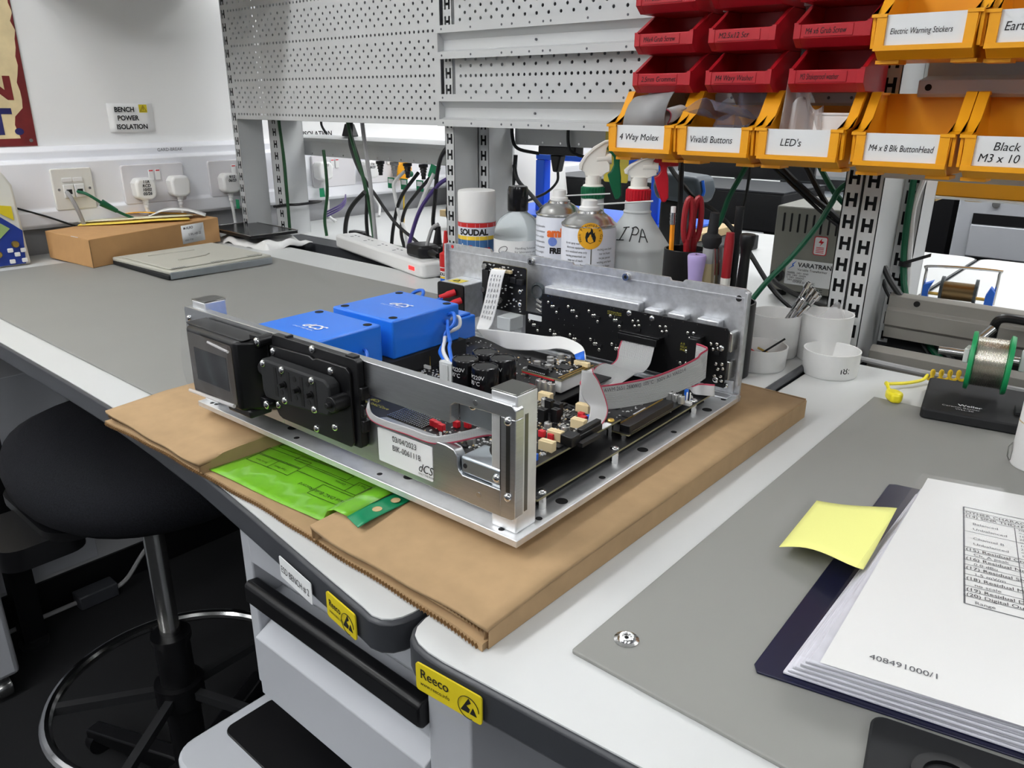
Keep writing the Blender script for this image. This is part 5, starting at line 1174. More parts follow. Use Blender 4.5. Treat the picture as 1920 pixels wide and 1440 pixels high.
# ================================================================ the opened chassis
CH = thing('amplifier_chassis', 'opened aluminium audio unit chassis with black boards, blue boxes and ribbon cables', 'chassis', (-.3182, .376, .032), .0257)
W_, D_ = -.443, .396
bp = M().box(W_, 0, 0, D_, 0, .006).put('base_plate', alu, CH, bev=.0006)
hole = M()
for x, y, r in ((-.1604, .0088, .0025), (-.1369, .0217, .0052), (-.0198, .0062, .0025), (-.0077, .0372, .0028), (-.0106, .0713, .0052), (-.303, .0214, .0052), (-.2797, .009, .0028), (-.0097, .3323, .0052), (-.0084, .2566, .003), (-.0107, .2004, .0052), (-.0085, .128, .003), (-.425, .006, .0022), (-.418, .0068, .0022), (-.0095, .372, .003)):
    hole.cyl((x, y, .0059), (x, y, .0061), r, n=22)
hole.put('screw_holes', dark, bp)
for x in (-.40, -.04):
    for y in (.05, .35): M().cyl((x, y, -.0092), (x, y, 0), .014, n=20).put('foot', blackm, CH)
# front frame
FY0, FY1 = .004, .0135
def strip_(m, poly): m.prism(poly, FY0, FY1, 'y')
f = M()
strip_(f, [(-.4525, .0805), (-.4525, .107), (-.4500, .1090), (-.0085, .1100), (-.005, .1065), (-.005, .0995), (-.0190, .0995), (-.0640, .0985), (-.0685, .095), (-.0690, .0803), (-.1712, .0804)])
strip_(f, [(-.0190, .0995), (-.005, .0995), (-.005, .021), (-.008, .0180), (-.0190, .0180)])
strip_(f, [(-.0190, .0180), (-.0190, .0402), (-.0570, .0402), (-.0610, .043), (-.0625, .0475), (-.0625, .054), (-.066, .059), (-.0745, .0605), (-.152, .0605), (-.163, .057), (-.1705, .0525), (-.29, .0525), (-.29, .0195)])
strip_(f, [(-.4525, .0805), (-.425, .0805), (-.425, .0450), (-.29, .0450), (-.29, .0195), (-.449, .0195), (-.4525, .023)])
ff = f.put('front_frame', alub, CH, bev=.0006)
M().box(-.0137, -.0100, FY0-.0002, FY0+.0004, .0405, .094).box(-.0195, -.0188, FY0-.0001, FY0+.0004, .0402, .0995).put('slot_groove', gunm, ff)
def scr(parent, x, y, z, r=.0037, m=chrome, ax=(0, -1, 0), nm='screw'):
    s = M().lathe([(0, .0022), (r*.45, .0021), (r*.8, .0016), (r, .0006), (r, -.001)], (x, y, z), n=18, axis=ax).put(nm, m, parent, ang=50)
    v = Vector(ax); M().cyl(Vector((x, y, z))+v*.0016, Vector((x, y, z))+v*.0023, r*.36, n=6).put('hex_socket', dark, s) if parent is CH else None
    return s
scr(ff, -.0116, FY0-.0004, .0975, .0034); scr(ff, -.0118, FY0-.0004, .0368, .0034); scr(ff, -.4445, FY0, .0971, .003); scr(ff, -.4461, FY0, .0351, .003)
M().cyl((-.043, FY0-.0003, .1035), (-.043, FY0+.0003, .1035), .0022, n=16).cyl((-.0405, FY0-.0003, .029), (-.0405, FY0+.0003, .029), .0022, n=16).put('dowel', steel, ff)
# brackets behind the right opening
bk = M().box(-.0680, -.0188, .0136, .0160, .0795, .0990).box(-.034, -.0188, .0136, .0345, .055, .088).put('upper_bracket', zinc, CH, bev=.0008)
scr(bk, -.0544, .0136, .0957, .004); M().cyl((-.0242, .0133, .0963), (-.0242, .0138, .0963), .0022).put('thread_hole', dark, bk)
lb_ = M().box(-.0610, -.0188, .0060, .0345, .0405, .0553).put('lower_bracket', zinc, CH, bev=.0022, seg=3)
M().cyl((-.056, .0056, .0478), (-.056, .0062, .0478), .002).put('thread_hole', dark, lb_); scr(lb_, -.0243, .0060, .0475, .0036)
M().cyl((-.030, .010, .0665), (-.030, .030, .0665), .0048, n=20).put('locating_pin', steel, CH)
# posts
for x, nm in ((-.0306, 'r'), (-.4400, 'l')):
    p = M().box(x, x+.0241, .0071, .0315, .006, .1168).put('corner_post', alu, CH, bev=.0012)
    M().box(x+.0237, x+.0244, .0165, .0205, .0215, .1005).put('milled_slot', gunm, p, bev=.0008)
    M().box(x-.0002, x+.0243, .0069, .0317, .1166, .1178).put('dark_end_cap', gunm, p, bev=.001)
# serial label
sl = M().prism(rounded(-.1535, -.0892, .0238, .0542, .0012, 3), FY0-.0005, FY0, 'y').put('serial_label', papersh, CH)
for s_, x, z, h in (('03/04/2023', -.1352, .0465, .0052), ('BIK-0061118', -.1356, .0382, .0052)): lettering(s_, sl, (x, FY0-.0006, z), (1, 0, 0), (0, 0, 1), h, ink, sx=.88)
lettering('dCS', sl, (-.1056, FY0-.0006, .0292), (1, 0, 0), (0, 0, 1), .0078, ink, sx=.9, shear=.35); lettering('ONLY THE MUSIC', sl, (-.1052, FY0-.0006, .0263), (1, 0, 0), (0, 0, 1), .0018, ink, sx=.92)
# display module
dm = M().prism([(-.398, -.0255), (-.314, -.0255), (-.302, -.0105), (-.300, .0035), (-.412, .0035), (-.404, -.0105)], .0345, .1035).put('display_housing', black, CH, bev=.0035, seg=3)
M().prism([(-.396, .1005), (-.314, .1005), (-.306, .1045), (-.408, .1045)], -.020, .003, 'y').put('top_ledge', black, dm, bev=.001)
M().box(-.345, -.306, -.021, .003, .0275, .0355).put('lower_foot', black, dm, bev=.002)
M().prism(rounded(-.3945, -.3175, .040, .0985, .003), -.0262, -.0254, 'y').put('bezel', mat('display_bezel', (74, 68, 62), .3), dm)
M().prism([(-.384, .052), (-.328, .052), (-.328, .085), (-.384, .085)], -.0268, -.0261, 'y').put('screen', blackg, dm)
M().grid([[(-.402+.083*u, -.0285-.0028*math.sin(v*3.14)*(1-u*.5)-.0018*math.sin(u*17+v*5)*.35, .0365+.0635*v+.0022*math.sin(u*6)*(v > .9)) for u in [i/16 for i in range(17)]] for v in [j/12 for j in range(13)]]).put('clear_cover', clearf, dm)
M().cyl((-.398, -.0295, .0375), (-.318, -.0295, .0405), .0019, n=10).put('film_roll', clearf2, dm); M().cyl((-.352, -.0290, .0965), (-.319, -.0285, .0935), .0013, n=10).put('film_roll', clearf2, dm)
for x, z in ((-.296, .104), (-.292, .0435)):
    b_ = M().cyl((x, -.012, z), (x, .0036, z), .0052, n=18).put('screw_boss', black, dm); M().box(x-.014, x, -.011, -.004, z-.006, z+.005).put('boss_web', black, dm, bev=.001)
    scr(dm, x, -.012, z, .0042)
scr(dm, -.407, -.014, .101, .0025)
# switch module
sm = M().prism(rounded(-.2855, -.1660, .0320, .1120, .004, 4), -.0035, .0032, 'y').put('switch_plate', black, CH, bev=.0008)
M().prism([(-.2855, .0395), (-.2855, .1015), (-.2275, .1035), (-.222, .1015), (-.2165, .1035), (-.178, .1035), (-.1735, .0995), (-.1735, .036), (-.178, .0315), (-.276, .0315), (-.2815, .0335)], -.0062, -.0035, 'y').put('second_plate', black, sm, bev=.0008)
bb = M().prism([(-.2815, .0555), (-.2845, .062), (-.2845, .0905), (-.281, .0925), (-.193, .0925), (-.186, .088), (-.186, .067), (-.190, .0605), (-.25, .0555)], -.0185, -.0062, 'y').put('switch_block', blackm, sm, bev=.0018)
wd_ = M()
for x in (-.262, -.243, -.224, -.2055): wd_.box(x-.0022, x+.0022, -.0188, -.0183, .0615, .0885)
for x in (-.2545, -.2335, -.2150):
    for z in (.067, .084): wd_.cyl((x, -.0189, z), (x, -.0184, z), .0025, n=14)
wd_.put('block_recesses', dark, sm)
for x in (-.2490, -.2285, -.2105): M().cyl((x, -.0245, .0755), (x, -.018, .0755), .0022, n=12).cyl((x, -.0198, .0755), (x, -.018, .0755), .0034, n=12).put('push_button', black, sm)
M().cyl((-.181, -.022, .0745), (-.181, -.006, .0745), .0068, n=22).cyl((-.181, -.0265, .0745), (-.181, -.02, .0745), .0026, n=14).put('end_button', black, sm, bev=.0005)
M().prism([(-.2885, .075), (-.293, .077), (-.294, .0815), (-.291, .086), (-.284, .088), (-.284, .0735)], -.016, -.006, 'y').put('side_lug', black, sm, bev=.001)
for x, z in ((-.2809, .0966), (-.225, .1092), (-.198, .0961), (-.2797, .0544), (-.2807, .0447), (-.2245, .0362), (-.1978, .0448)): scr(sm, x, -.0062 if z < .105 else -.0036, z, .0036)
for x, z in ((-.2795, .0885), (-.251, .0885), (-.2085, .0885), (-.2507, .0600), (-.2081, .0625)): scr(sm, x, -.0186, z, .0034)
for z in (.0475, .062, .077): M().box(-.1665, -.1625, -.003, .006, z, z+.011).put('edge_tab', black, sm, bev=.0008)
M().box(-.265, -.262, -.003, .004, .111, .1135).box(-.181, -.171, -.003, .004, .1115, .1135).put('top_clip', black, sm)
# rear panel with notches
def notch(x): return [(x-.012, .1265), (x-.0095, .1232), (x+.0045, .1232), (x+.0075, .1265)]
top = [(W_, .1265)] + notch(-.351) + notch(-.218) + notch(-.084) + [(-.006, .1265), (0, .1235)]
rp = M().prism(top + [(0, .0), (W_, .0)], .390, .3935, 'y').put('rear_panel', galv, CH)
M().prism([(-.0035, .02), (0, .02), (0, .1235), (-.0035, .1245)], .384, .394, 'y').box(-.443, 0, .384, .390, .006, .0095).box(W_, W_+.003, .384, .394, 0, .1262).put('panel_flanges', galv, rp, bev=.0006)
M().box(W_+.004, -.004, .3892, .3902, .1155, .1172).put('pressed_line', galv, rp)
for x, z in ((-.2921, .1201), (-.1506, .1198)): M().lathe([(.0022, .0045), (.0042, .0045), (.0046, .003), (.0046, 0)], (x, .390, z), axis=(0, -1, 0), n=20).put('press_nut', steel, rp); M().cyl((x, .3868, z), (x, .386, z), .0021).put('nut_bore', dark, rp)
M().cyl((-.012, .3896, .1155), (-.012, .3902, .1155), .0034).put('corner_hole', dark, rp); M().cyl((-.4322, .3896, .1224), (-.4322, .3902, .1224), .0024).put('corner_hole', canrd, rp)
for x0, x1, z0, z1 in ((-.262, -.125, .082, .094), (-.118, -.098, .082, .0895), (-.088, -.066, .083, .090), (-.052, -.026, .080, .090)): M().box(x0, x1, .377, .390, z0, z1).put('socket_flange', galv, rp, bev=.0015)
for z in (.082, .050): M().prism(rounded(-.0125, -.0065, z-.022, z, .002), .372, .388, 'y').put('connector_shell', steel, rp, bev=.001)
M().box(-.028, -.006, .372, .390, .0061, .0085).box(-.028, -.006, .3865, .390, .006, .024).put('corner_bracket', galv, CH, bev=.001)
scr(CH, -.0155, .3865, .0165, .004)
M().lathe([(.0075, .003), (.009, .004), (.0115, .001), (.0115, 0)], (-.279, .388, .083), axis=(0, -1, 0), n=26).put('rubber_grommet', sdark, rp)
for k in range(3): M().tube([(-.277, .388, .073-.006*k), (-.272, .376, .075-.006*k), (-.262, .373, .073-.006*k)], .0018, 6).put('solder_lug', steel, rp)
# mains inlet filter
iec = M().box(-.4155, -.372, .346, .390, .035, .0835).put('mains_filter', galv, CH, bev=.0015)
M().prism(rounded(-.4172, -.3700, .0335, .0840, .004), .3435, .346, 'y').put('insulating_plate', black, iec)
M().box(-.408, -.386, .354, .372, .0836, .0839).put('warning_patch', ylabel, iec)
M().tube([(-.402, .358, .0842), (-.392, .358, .0842), (-.397, .367, .0842)], .0005, 4, closed=True).put('warning_symbol', ink, iec)
for x, z in ((-.385, .0735), (-.374, .064)):
    M().lathe([(0, 0), (.0042, 0), (.0045, .010), (.0034, .014), (.0034, .022), (0, .022)], (x, .3435, z), axis=(-.55, -1, -.30), n=14).put('red_boot', redc, iec)
M().tube(smooth([(-.392, .327, .0672), (-.405, .312, .061), (-.42, .30, .055), (-.43, .28, .052)], 5), .0022, 8).put('blue_wire', blue_c, iec)
M().tube(smooth([(-.381, .327, .0575), (-.392, .315, .052), (-.405, .30, .046)], 5), .0022, 8).put('yellow_green_wire', yellow_c, iec)
M().tube(smooth([(-.352, .240, .078), (-.352, .252, .090), (-.362, .262, .0935), (-.378, .262, .088), (-.392, .252, .07)], 5), .0022, 8).put('blue_wire_loop', blue_c, CH)
# boards
lbd = M().box(-.432, -.0118, .040, .342, .0182, .0198).put('lower_board', pcb, CH)
M().box(-.0121, -.0113, .040, .342, .0183, .0197).box(-.432, -.0118, .0392, .0401, .0183, .0197).put('board_edge', pcbedge, lbd)
M().box(-.42, -.022, .035, .35, .006, .0075).put('insulating_sheet', blackm, CH)
for x, y in ((-.0165, .1596), (-.0170, .3135), (-.0165, .052)):
    M().cyl((x, y, .006), (x, y, .0182), .0036, n=6).put('standoff', steel, lbd); scr(lbd, x, y, .0198, .0042, ax=(0, 0, 1), nm='pan_screw')
ub = M().prism([(-.290, .0440), (-.0306, .0440), (-.0306, .1905), (-.100, .1905), (-.100, .284), (-.290, .284)], .0332, .0348).put('upper_board', pcb, CH)
M().box(-.0310, -.0302, .044, .1905, .0333, .0347).box(-.29, -.0306, .0432, .0441, .0333, .0347).put('board_edge', pcbedge, ub)
for x, y in ((-.036, .182), (-.036, .052), (-.105, .184)): M().cyl((x, y, .0198), (x, y, .0332), .003, n=6).put('standoff', steel, ub)
scr(ub, -.0355, .1815, .0348, .0036, m=gold, ax=(0, 0, 1))
ZU = .0348
def smd(name, n, rects, z, m, sx, sy, sz, parent):
    """tiny parts nobody could count: one mesh"""
    q = M()
    for _ in range(n):
        x0, x1, y0, y1 = random.choice(rects); x, y = random.uniform(x0, x1), random.uniform(y0, y1); a = random.choice((0, math.pi/2)); k = random.uniform(.7, 1.3)
        dx, dy = (sx*k, sy*k) if a == 0 else (sy*k, sx*k)
        q.box(x-dx/2, x+dx/2, y-dy/2, y+dy/2, z, z+sz)
    o = q.put(name, m, parent); o['kind'] = 'stuff'; return o
RU = [(-.12, -.036, .05, .12), (-.10, -.036, .12, .185), (-.285, -.2, .16, .188), (-.15, -.036, .052, .185), (-.15, -.036, .052, .10), (-.12, -.045, .13, .185), (-.27, -.14, .20, .28)]
smd('surface_mount_caps', 420, RU, ZU, silkw, .0020, .0012, .0010, ub); smd('solder_pads', 700, RU, ZU, solder, .0014, .0009, .0006, ub)
smd('surface_mount_chips', 70, RU, ZU, icm, .0058, .0042, .0016, ub); smd('tan_caps', 160, RU, ZU, brownc, .0018, .0010, .0010, ub)
RL = [(-.10, -.02, .20, .33), (-.43, -.30, .25, .335), (-.43, -.295, .05, .3)]
smd('surface_mount_parts', 240, RL, .0198, silkw, .0018, .0010, .0008, lbd); smd('surface_mount_chips', 36, RL, .0198, icm, .006, .005, .0016, lbd)
# rows of ladder resistors
pr_ = M(); pb = M()
def ladder(x0, x1, y0, rows_, step=.0030, dy=.0037, sk=0):
    n = int((x1-x0)/step)
    for j in range(rows_):
        for i in range(n):
            x = x0+i*step+sk*j; y = y0+j*dy
            pr_.box(x-.0008, x+.0008, y-.0016, y-.0006, ZU, ZU+.0014); pr_.box(x-.0008, x+.0008, y+.0006, y+.0016, ZU, ZU+.0014); pb.box(x-.0008, x+.0008, y-.0006, y+.0006, ZU, ZU+.0012)
ladder(-.200, -.150, .0570, 6, .0032, .0040); ladder(-.205, -.150, .160, 7); ladder(-.11, -.045, .165, 3)
pr_.put('resistor_ends', solder, ub)['kind'] = 'stuff'; pb.put('resistor_bodies', icm, ub)['kind'] = 'stuff'
for s_, x, y, h in (('dCS', -.245, .0725, .0052), ('Ring DAC Core', -.249, .065, .0042), ('iss 4', -.243, .0585, .0034), ('RING DAC L', -.232, .176, .0042), ('DATA 4 CH', -.232, .170, .0035), ('FIRMWARE', -.226, .165, .003)): lettering(s_, ub, (x, y, ZU+.0002), (1, 0, 0), (0, 1, 0), h, silk)
def ecap(parent, x, y, z, r, h, m, print_=False, nm='capacitor'):
    c = M().lathe([(0, 0), (r*.93, 0), (r, .0015), (r, h-.0016), (r*.94, h-.0003), (r*.86, h), (r*.84, h-.0007), (0, h-.0007)], (x, y, z), n=28).put(nm, m, parent)
    if print_:
        o = lettering('M220V', None, (0, 0, 0), (1, 0, 0), (0, 0, 1), .0042, silkw, 'cap_print'); p2 = lettering('85°C', None, (0, 0, -.006), (1, 0, 0), (0, 0, 1), .0042, silkw, 'cap_print')
        for q in (o, p2):
            for v in q.data.vertices: a = -2.15+v.co.x/r; v.co = Vector((x+r*1.006*math.cos(a), y+r*1.006*math.sin(a), z+h*.72+v.co.z))
            q.parent = c
        M().grid([[(x+r*1.004*k*math.cos(a), y+r*1.004*k*math.sin(a), z+h-.0012*(k-1)*0-(.004 if j == 0 else (.0008 if j == 1 else -.0001))) for a in [2.35+1.2*i/10 for i in range(11)]] for j, k in ((0, 1.0), (1, 1.0), (2, .86))]).put('polarity_stripe', silkw, c)
    else: M().grid([[(x+r*k*math.cos(a), y+r*k*math.sin(a), z+h+.0001-.0006*(k < .8)) for a in [.4+1.6*i/8 for i in range(9)]] for k in (.2, .82)]).put('polarity_mark', ink, c)
    return c
for x, y in ((-.184, .146), (-.184, .1755), (-.157, .171), (-.1535, .1405)): ecap(ub, x, y, ZU, .0135, .0385, blackg, True)
canm = mat('capacitor_can', (200, 200, 198), .3, .8)
for x, y, r, h in ((-.108, .0600, .0042, .0075), (-.0985, .0596, .0036, .0065), (-.109, .0862, .0034, .007), (-.1034, .170, .0036, .009), (-.0691, .1295, .0036, .006), (-.2615, .1936, .0042, .008), (-.2038, .1781, .0034, .006), (-.0519, .1325, .004, .006), (-.040, .064, .0036, .007), (-.118, .20, .0045, .0125), (-.1255, .2005, .0045, .0125), (-.133, .201, .0045, .0125), (-.185, .215, .004, .008), (-.175, .232, .004, .008), (-.2, .24, .004, .008)): ecap(ub, x, y, ZU, r, h, canm)
def relay(x, y, rz):
    R = Matrix.Rotation(rz, 3, 'Z'); M().box(x-.0068, x+.0068, y-.0036, y+.0036, ZU, ZU+.0085, rot=R).box(x-.0066, x+.0066, y-.0010, y+.0010, ZU+.0085, ZU+.0089, rot=R, piv=(x, y, ZU)).put('relay', beige, ub, bev=.0006)
for x, y in ((-.0421, .0925), (-.0493, .1145), (-.112, .1830), (-.0490, .1490), (-.0665, .182)): relay(x, y, .08)
for x, y in ((-.1517, .0672), (-.1450, .0660), (-.1384, .0645), (-.1335, .0785), (-.1255, .0845), (-.1423, .1974), (-.1544, .176), (-.0619, .1114), (-.0515, .1109), (-.0592, .1680), (-.0530, .1625), (-.165, .158)):
    M().box(x-.0030, x+.0030, y-.0022, y+.0022, ZU, ZU+.0062).put('red_film_cap', redc, ub, bev=.0005)
for x, y in ((-.0500, .1672), (-.038, .070)): M().box(x-.0024, x+.0024, y-.0020, y+.0020, ZU, ZU+.006).put('blue_trimmer', bluep, ub, bev=.0004)
for x, y in ((-.0808, .1374), (-.0720, .1453), (-.0902, .1599), (-.0790, .1585)):
    M().box(x-.0036, x+.0036, y-.0034, y+.0034, ZU, ZU+.0135).box(x-.0018, x+.0018, y-.0004, y+.0004, ZU+.0135, ZU+.014).put('power_transistor', black, ub, bev=.0005)
for i in range(4): M().cyl((-.2855+.0050*i, .1734+.0028*i, ZU), (-.2855+.0050*i, .1734+.0028*i, ZU+.013), .0005, n=6).put('header_pin', gold, ub)
M().box(-.286, -.266, .176, .1785, ZU, ZU+.0035).put('white_socket', white_p, ub)
M().box(-.255, -.2455, .177, .189, ZU, ZU+.0065).put('black_terminal', black, ub, bev=.0005)
cn = M().box(-.228, -.2105, .153, .163, ZU, ZU+.024).box(-.2235, -.215, .1522, .153, ZU+.004, ZU+.022).put('nylon_connector', nylon, ub, bev=.0008)
M().prism(rounded(-.0385, -.0298, .159, .1745, .001), ZU, ZU+.0004).put('white_label', papersh, ub)
# sub board
sb = M().box(-.1605, -.1095, .2055, .2730, .0492, .0506).put('sub_board', pcb, ub)
M().box(-.1099, -.1092, .2055, .273, .0493, .0505).box(-.1605, -.1095, .2051, .2058, .0493, .0505).put('board_edge', pcbedge, sb)
M().box(-.1185, -.1105, .2065, .2655, .036, .0492).put('white_pillar', white_p, ub, bev=.0008); M().box(-.160, -.119, .2055, .2070, .0475, .0492).put('red_strip', redc, sb)
gp_ = M(); [gp_.box(-.1125, -.1105, .209+.0022*i, .2100+.0022*i, .0506, .0512) for i in range(26)]; [gp_.box(-.1165, -.1145, .209+.0022*i, .2100+.0022*i, .0506, .0512) for i in range(26)]; gp_.put('pin_rows', gold, sb)
M().box(-.155, -.131, .2085, .2135, .0506, .0566).put('pin_header', icm, sb, bev=.0004)
hp_ = M(); [hp_.box(-.1535+.0022*i, -.1525+.0022*i, .2078, .2084, .0506, .0514) for i in range(10)]; hp_.put('header_legs', silkw, sb)
M().box(-.137, -.122, .232, .246, .0506, .0522).put('processor_chip', icm, sb, bev=.0003)
RS = [(-.158, -.118, .215, .27)]
for nm, n, m, a, b_, h in (('surface_mount_caps', 90, silkw, .0018, .0011, .0009), ('surface_mount_chips', 14, icm, .005, .004, .0015), ('tan_caps', 30, brownc, .0018, .001, .001)):
    q = M()
    for _ in range(n):
        x, y = random.uniform(-.158, -.118), random.uniform(.215, .27); q.box(x-a/2, x+a/2, y-b_/2, y+b_/2, .0506, .0506+h)
    q.put(nm, m, sb)['kind'] = 'stuff'
for x, y in ((-.1545, .224), (-.146, .236), (-.153, .245), (-.1385, .222), (-.150, .260)): M().lathe([(0, 0), (.0036, 0), (.0036, .0058), (.0032, .006), (0, .006)], (x, y, .0506), n=20).put('can_capacitor', canm, sb)
fc = M().box(-.1285, -.1105, .2535, .2585, .0506, .0555).put('flat_cable_socket', beige, sb, bev=.0004)
M().lathe([(0, 0), (.0045, 0), (.0045, .006), (0, .006)], (-.133, .262, .0506), n=20).put('dark_inductor', icm, sb)
# long connector on the lower board
lc_ = M().prism(rounded(-.0440, -.0165, .183, .292, .003), .0235, .0252).put('riser_board', pcb, CH)
M().prism([(-.0440, .183), (-.0165, .183), (-.0165, .292), (-.0440, .292)], .0236, .0248).put('board_edge', pcbedge, lc_)
lg = M().box(-.0285, -.0178, .186, .270, .0252, .0322).put('long_connector', black, lc_, bev=.0004)
g1 = M(); [g1.box(-.0292, -.0280, .188+.0020*i, .1889+.0020*i, .0322, .0330) for i in range(40)]; g1.put('gold_contacts', gold, lc_)
g2 = M(); [g2.box(-.0182, -.0170, .188+.0020*i, .1889+.0020*i, .0252, .0262) for i in range(40)]; g2.put('solder_tails', solder, lc_)
M().prism([(-.0395, .2270), (-.0330, .2270), (-.0330, .2510), (-.0395, .2510)], .0253, .0257).put('white_label', papersh, lc_)
for y in (.200, .212): M().box(-.042, -.0335, y, y+.010, .0252, .0285).put('memory_chip', icm, lc_, bev=.0003)
M().cyl((-.0225, .1835, .0198), (-.0225, .1835, .0235), .0028, n=6).put('standoff', steel, lc_)
for x, y in ((-.0395, .289), (-.0320, .2885), (-.0250, .2875), (-.0178, .2865)): ecap(lbd, x, y, .0252, .0036, .0085, canm)
M().box(-.0205, -.0125, .2955, .3015, .0198, .0235).box(-.0178, -.0164, .2965, .2978, .0235, .034).box(-.0150, -.0138, .2985, .2995, .0235, .034).put('white_jumper', white_p, lbd, bev=.0004)
M().box(-.0265, -.0235, .309, .314, .0198, .031).put('blue_trimmer', bluep, lbd, bev=.0004)
# transformers
def xfm(x0, x1, y0, y1, z0, z1):
    b_ = M().box(x0, x1, y0, y1, z0, z1).put('blue_transformer', blueb, CH, bev=.0022, seg=3)
    for x in (x0+.010, x1-.010):
        for y in (y0+.010, y1-.010): M().lathe([(.0048, .0003), (.0036, .0003), (.0034, -.004), (0, -.004)], (x, y, z1), n=20).cyl((x, y, z1), (x, y, z1+.0002), .0047, n=20).put('mounting_hole', dark, b_)
    cx, cy = (x0+x1)/2-.010, (y0+y1)/2
    lettering('dCS', b_, (cx, cy-.004, z1+.0002), (1, 0, 0), (0, 1, 0), .0125, papersh, shear=.4, bold=.0003, sx=.95); lettering('ONLY THE MUSIC', b_, (cx-.006, cy-.010, z1+.0002), (1, 0, 0), (0, 1, 0), .0030, papersh, sx=1.0)
    return b_
xfm(-.3785, -.2790, .0180, .1220, .0545, .0950); xb_ = xfm(-.3785, -.2795, .1375, .2395, .0525, .0950)
M().box(-.385, -.275, .016, .245, .045, .0525).box(-.385, -.38, .016, .245, .0198, .045).box(-.282, -.275, .016, .245, .0198, .045).put('transformer_tray', blackm, CH)
M().box(-.345, -.311, .268, .302, .036, .064).box(-.341, -.315, .272, .298, .064, .067).put('small_blue_transformer', blueb, CH, bev=.0015)
for k, (m, pts) in enumerate(((blue_c, [(-.284, .222, .083), (-.272, .222, .088), (-.262, .212, .080), (-.268, .205, .070), (-.262, .196, .062), (-.245, .172, .060), (-.2225, .1585, .0565)]), (white_c, [(-.281, .226, .079), (-.270, .228, .083), (-.262, .220, .075), (-.2695, .208, .068), (-.258, .192, .064), (-.236, .168, .063), (-.218, .1585, .0565)]),
                              (blue_c, [(-.284, .216, .074), (-.274, .214, .08), (-.265, .205, .074), (-.255, .198, .064), (-.234, .175, .066), (-.214, .1585, .0565)]))): M().tube(smooth(pts, 6), .0021, 8).put('twisted_lead', m, CH)
for pts in ([(-.285, .10, .068), (-.276, .096, .0745), (-.268, .092, .070), (-.262, .085, .055)], [(-.285, .088, .066), (-.275, .084, .073), (-.266, .078, .068), (-.262, .07, .05)]): M().tube(smooth(pts, 6), .002, 8).put('blue_lead', blue_c, CH)
# rear boards
ob = M().prism([(-.2620, .0195), (-.0105, .0195), (-.0105, .0830), (-.0135, .0862), (-.2600, .0862), (-.2600, .0590), (-.2860, .0590), (-.2860, .0195)], .3705, .3722, 'y').put('output_board', pcb, CH)
jo = M(); tj = M(); ch_ = M()
def clus(x, z):
    for dx, dz in ((0, 0), (.0055, -.0045), (.0085, -.0040), (.0130, -.0105)): jo.ball((x+dx, .3702, z+dz), .0021, (1, .6, 1), 10)
    ch_.box(x+.0105, x+.0165, .3685, .3705, z-.0070, z-.0038); tj.box(x+.0055, x+.0065, .3697, .3705, z-.001, z+.0014)
for i in range(4): clus(-.2500+.0305*i, .0765-.0005*i); clus(-.2480+.0305*i+.002, .041)
clus(-.279, .0475)
for x, z in ((-.128, .0740), (-.0925, .0738), (-.058, .073), (-.058, .052), (-.064, .037), (-.022, .045), (-.022, .031), (-.030, .066)):
    for dx, dz in ((0, 0), (.007, .001), (.003, -.0055), (.0085, -.004)): jo.ball((x+dx, .3702, z+dz), .0020, (1, .6, 1), 10)
    ch_.box(x+.006, x+.011, .3688, .3705, z-.0105, z-.007)
random.seed(11)
for _ in range(60): x, z = random.uniform(-.255, -.015), random.choice((random.uniform(.022, .084), .0845)); tj.cyl((x, .3702, z), (x, .3706, z), .0005, n=6)
jo.put('solder_joints', solder, ob)['kind'] = 'stuff'; ch_.put('surface_mount_chips', icm, ob)['kind'] = 'stuff'; tj.put('via_pads', solder, ob)['kind'] = 'stuff'
for x, z in ((-.1335, .0825), (-.1035, .0815), (-.0175, .0635), (-.0205, .027)): scr(ob, x, .3705, z, .0036)
M().prism(rounded(-.2815, -.2600, .0495, .0565, .001), .3700, .3705, 'y').put('white_label', papersh, ob)
for s_, x, z in (('dCS Output Board', -.163, .0795), ('LAYOUT (C) 2019', -.163, .0770)): lettering(s_, ob, (x, .3704, z), (1, 0, 0), (0, 0, 1), .0018, silk)
for k, s_ in enumerate(('A R', 'RELAY 2', 'PNL-041')): lettering(s_, ob, (-.0655, .3704, .0585-.0035*k), (1, 0, 0), (0, 0, 1), .0026, silk)
sbd = M().prism(rounded(-.3595, -.2860, .0535, .1140, .003), .3705, .3722, 'y').put('interface_board', pcb, CH)
M().prism(rounded(-.3600, -.2855, .0530, .1145, .003), .3712, .3718, 'y').put('board_edge', pcbedge, sbd)
for x, z in ((-.3535, .1085), (-.3555, .0775), (-.327, .0665)): M().lathe([(0, .005), (.0035, .005), (.0038, .004), (.0038, 0)], (x, .3705, z), axis=(0, -1, 0), n=16).put('knurled_nut', steel, sbd)
for x, z in ((-.2955, .0830), (-.2955, .066)): scr(sbd, x, .3705, z, .0034)
for k in range(3): M().box(-.3195+.0108*k, -.3100+.0108*k, .3650, .3705, .0945-.001*k, .1020-.001*k).put('relay', icm, sbd, bev=.0006)
M().box(-.3575, -.3465, .3665, .3705, .072, .104).put('terminal_block', icm, sbd, bev=.0005)
q = M()
for _ in range(70):
    x, z = random.uniform(-.352, -.291), random.choice((random.uniform(.056, .088), random.uniform(.103, .112))); q.box(x-.0009, x+.0009, .3693, .3705, z-.0006, z+.0006)
q.put('surface_mount_caps', silkw, sbd)['kind'] = 'stuff'
M().box(-.3370, -.3080, .3660, .3705, .1045, .1085).put('flat_cable_socket', beige, sbd, bev=.0005)
M().box(-.313, -.291, .345, .372, .036, .053).put('clear_terminal', natural, CH, bev=.001)
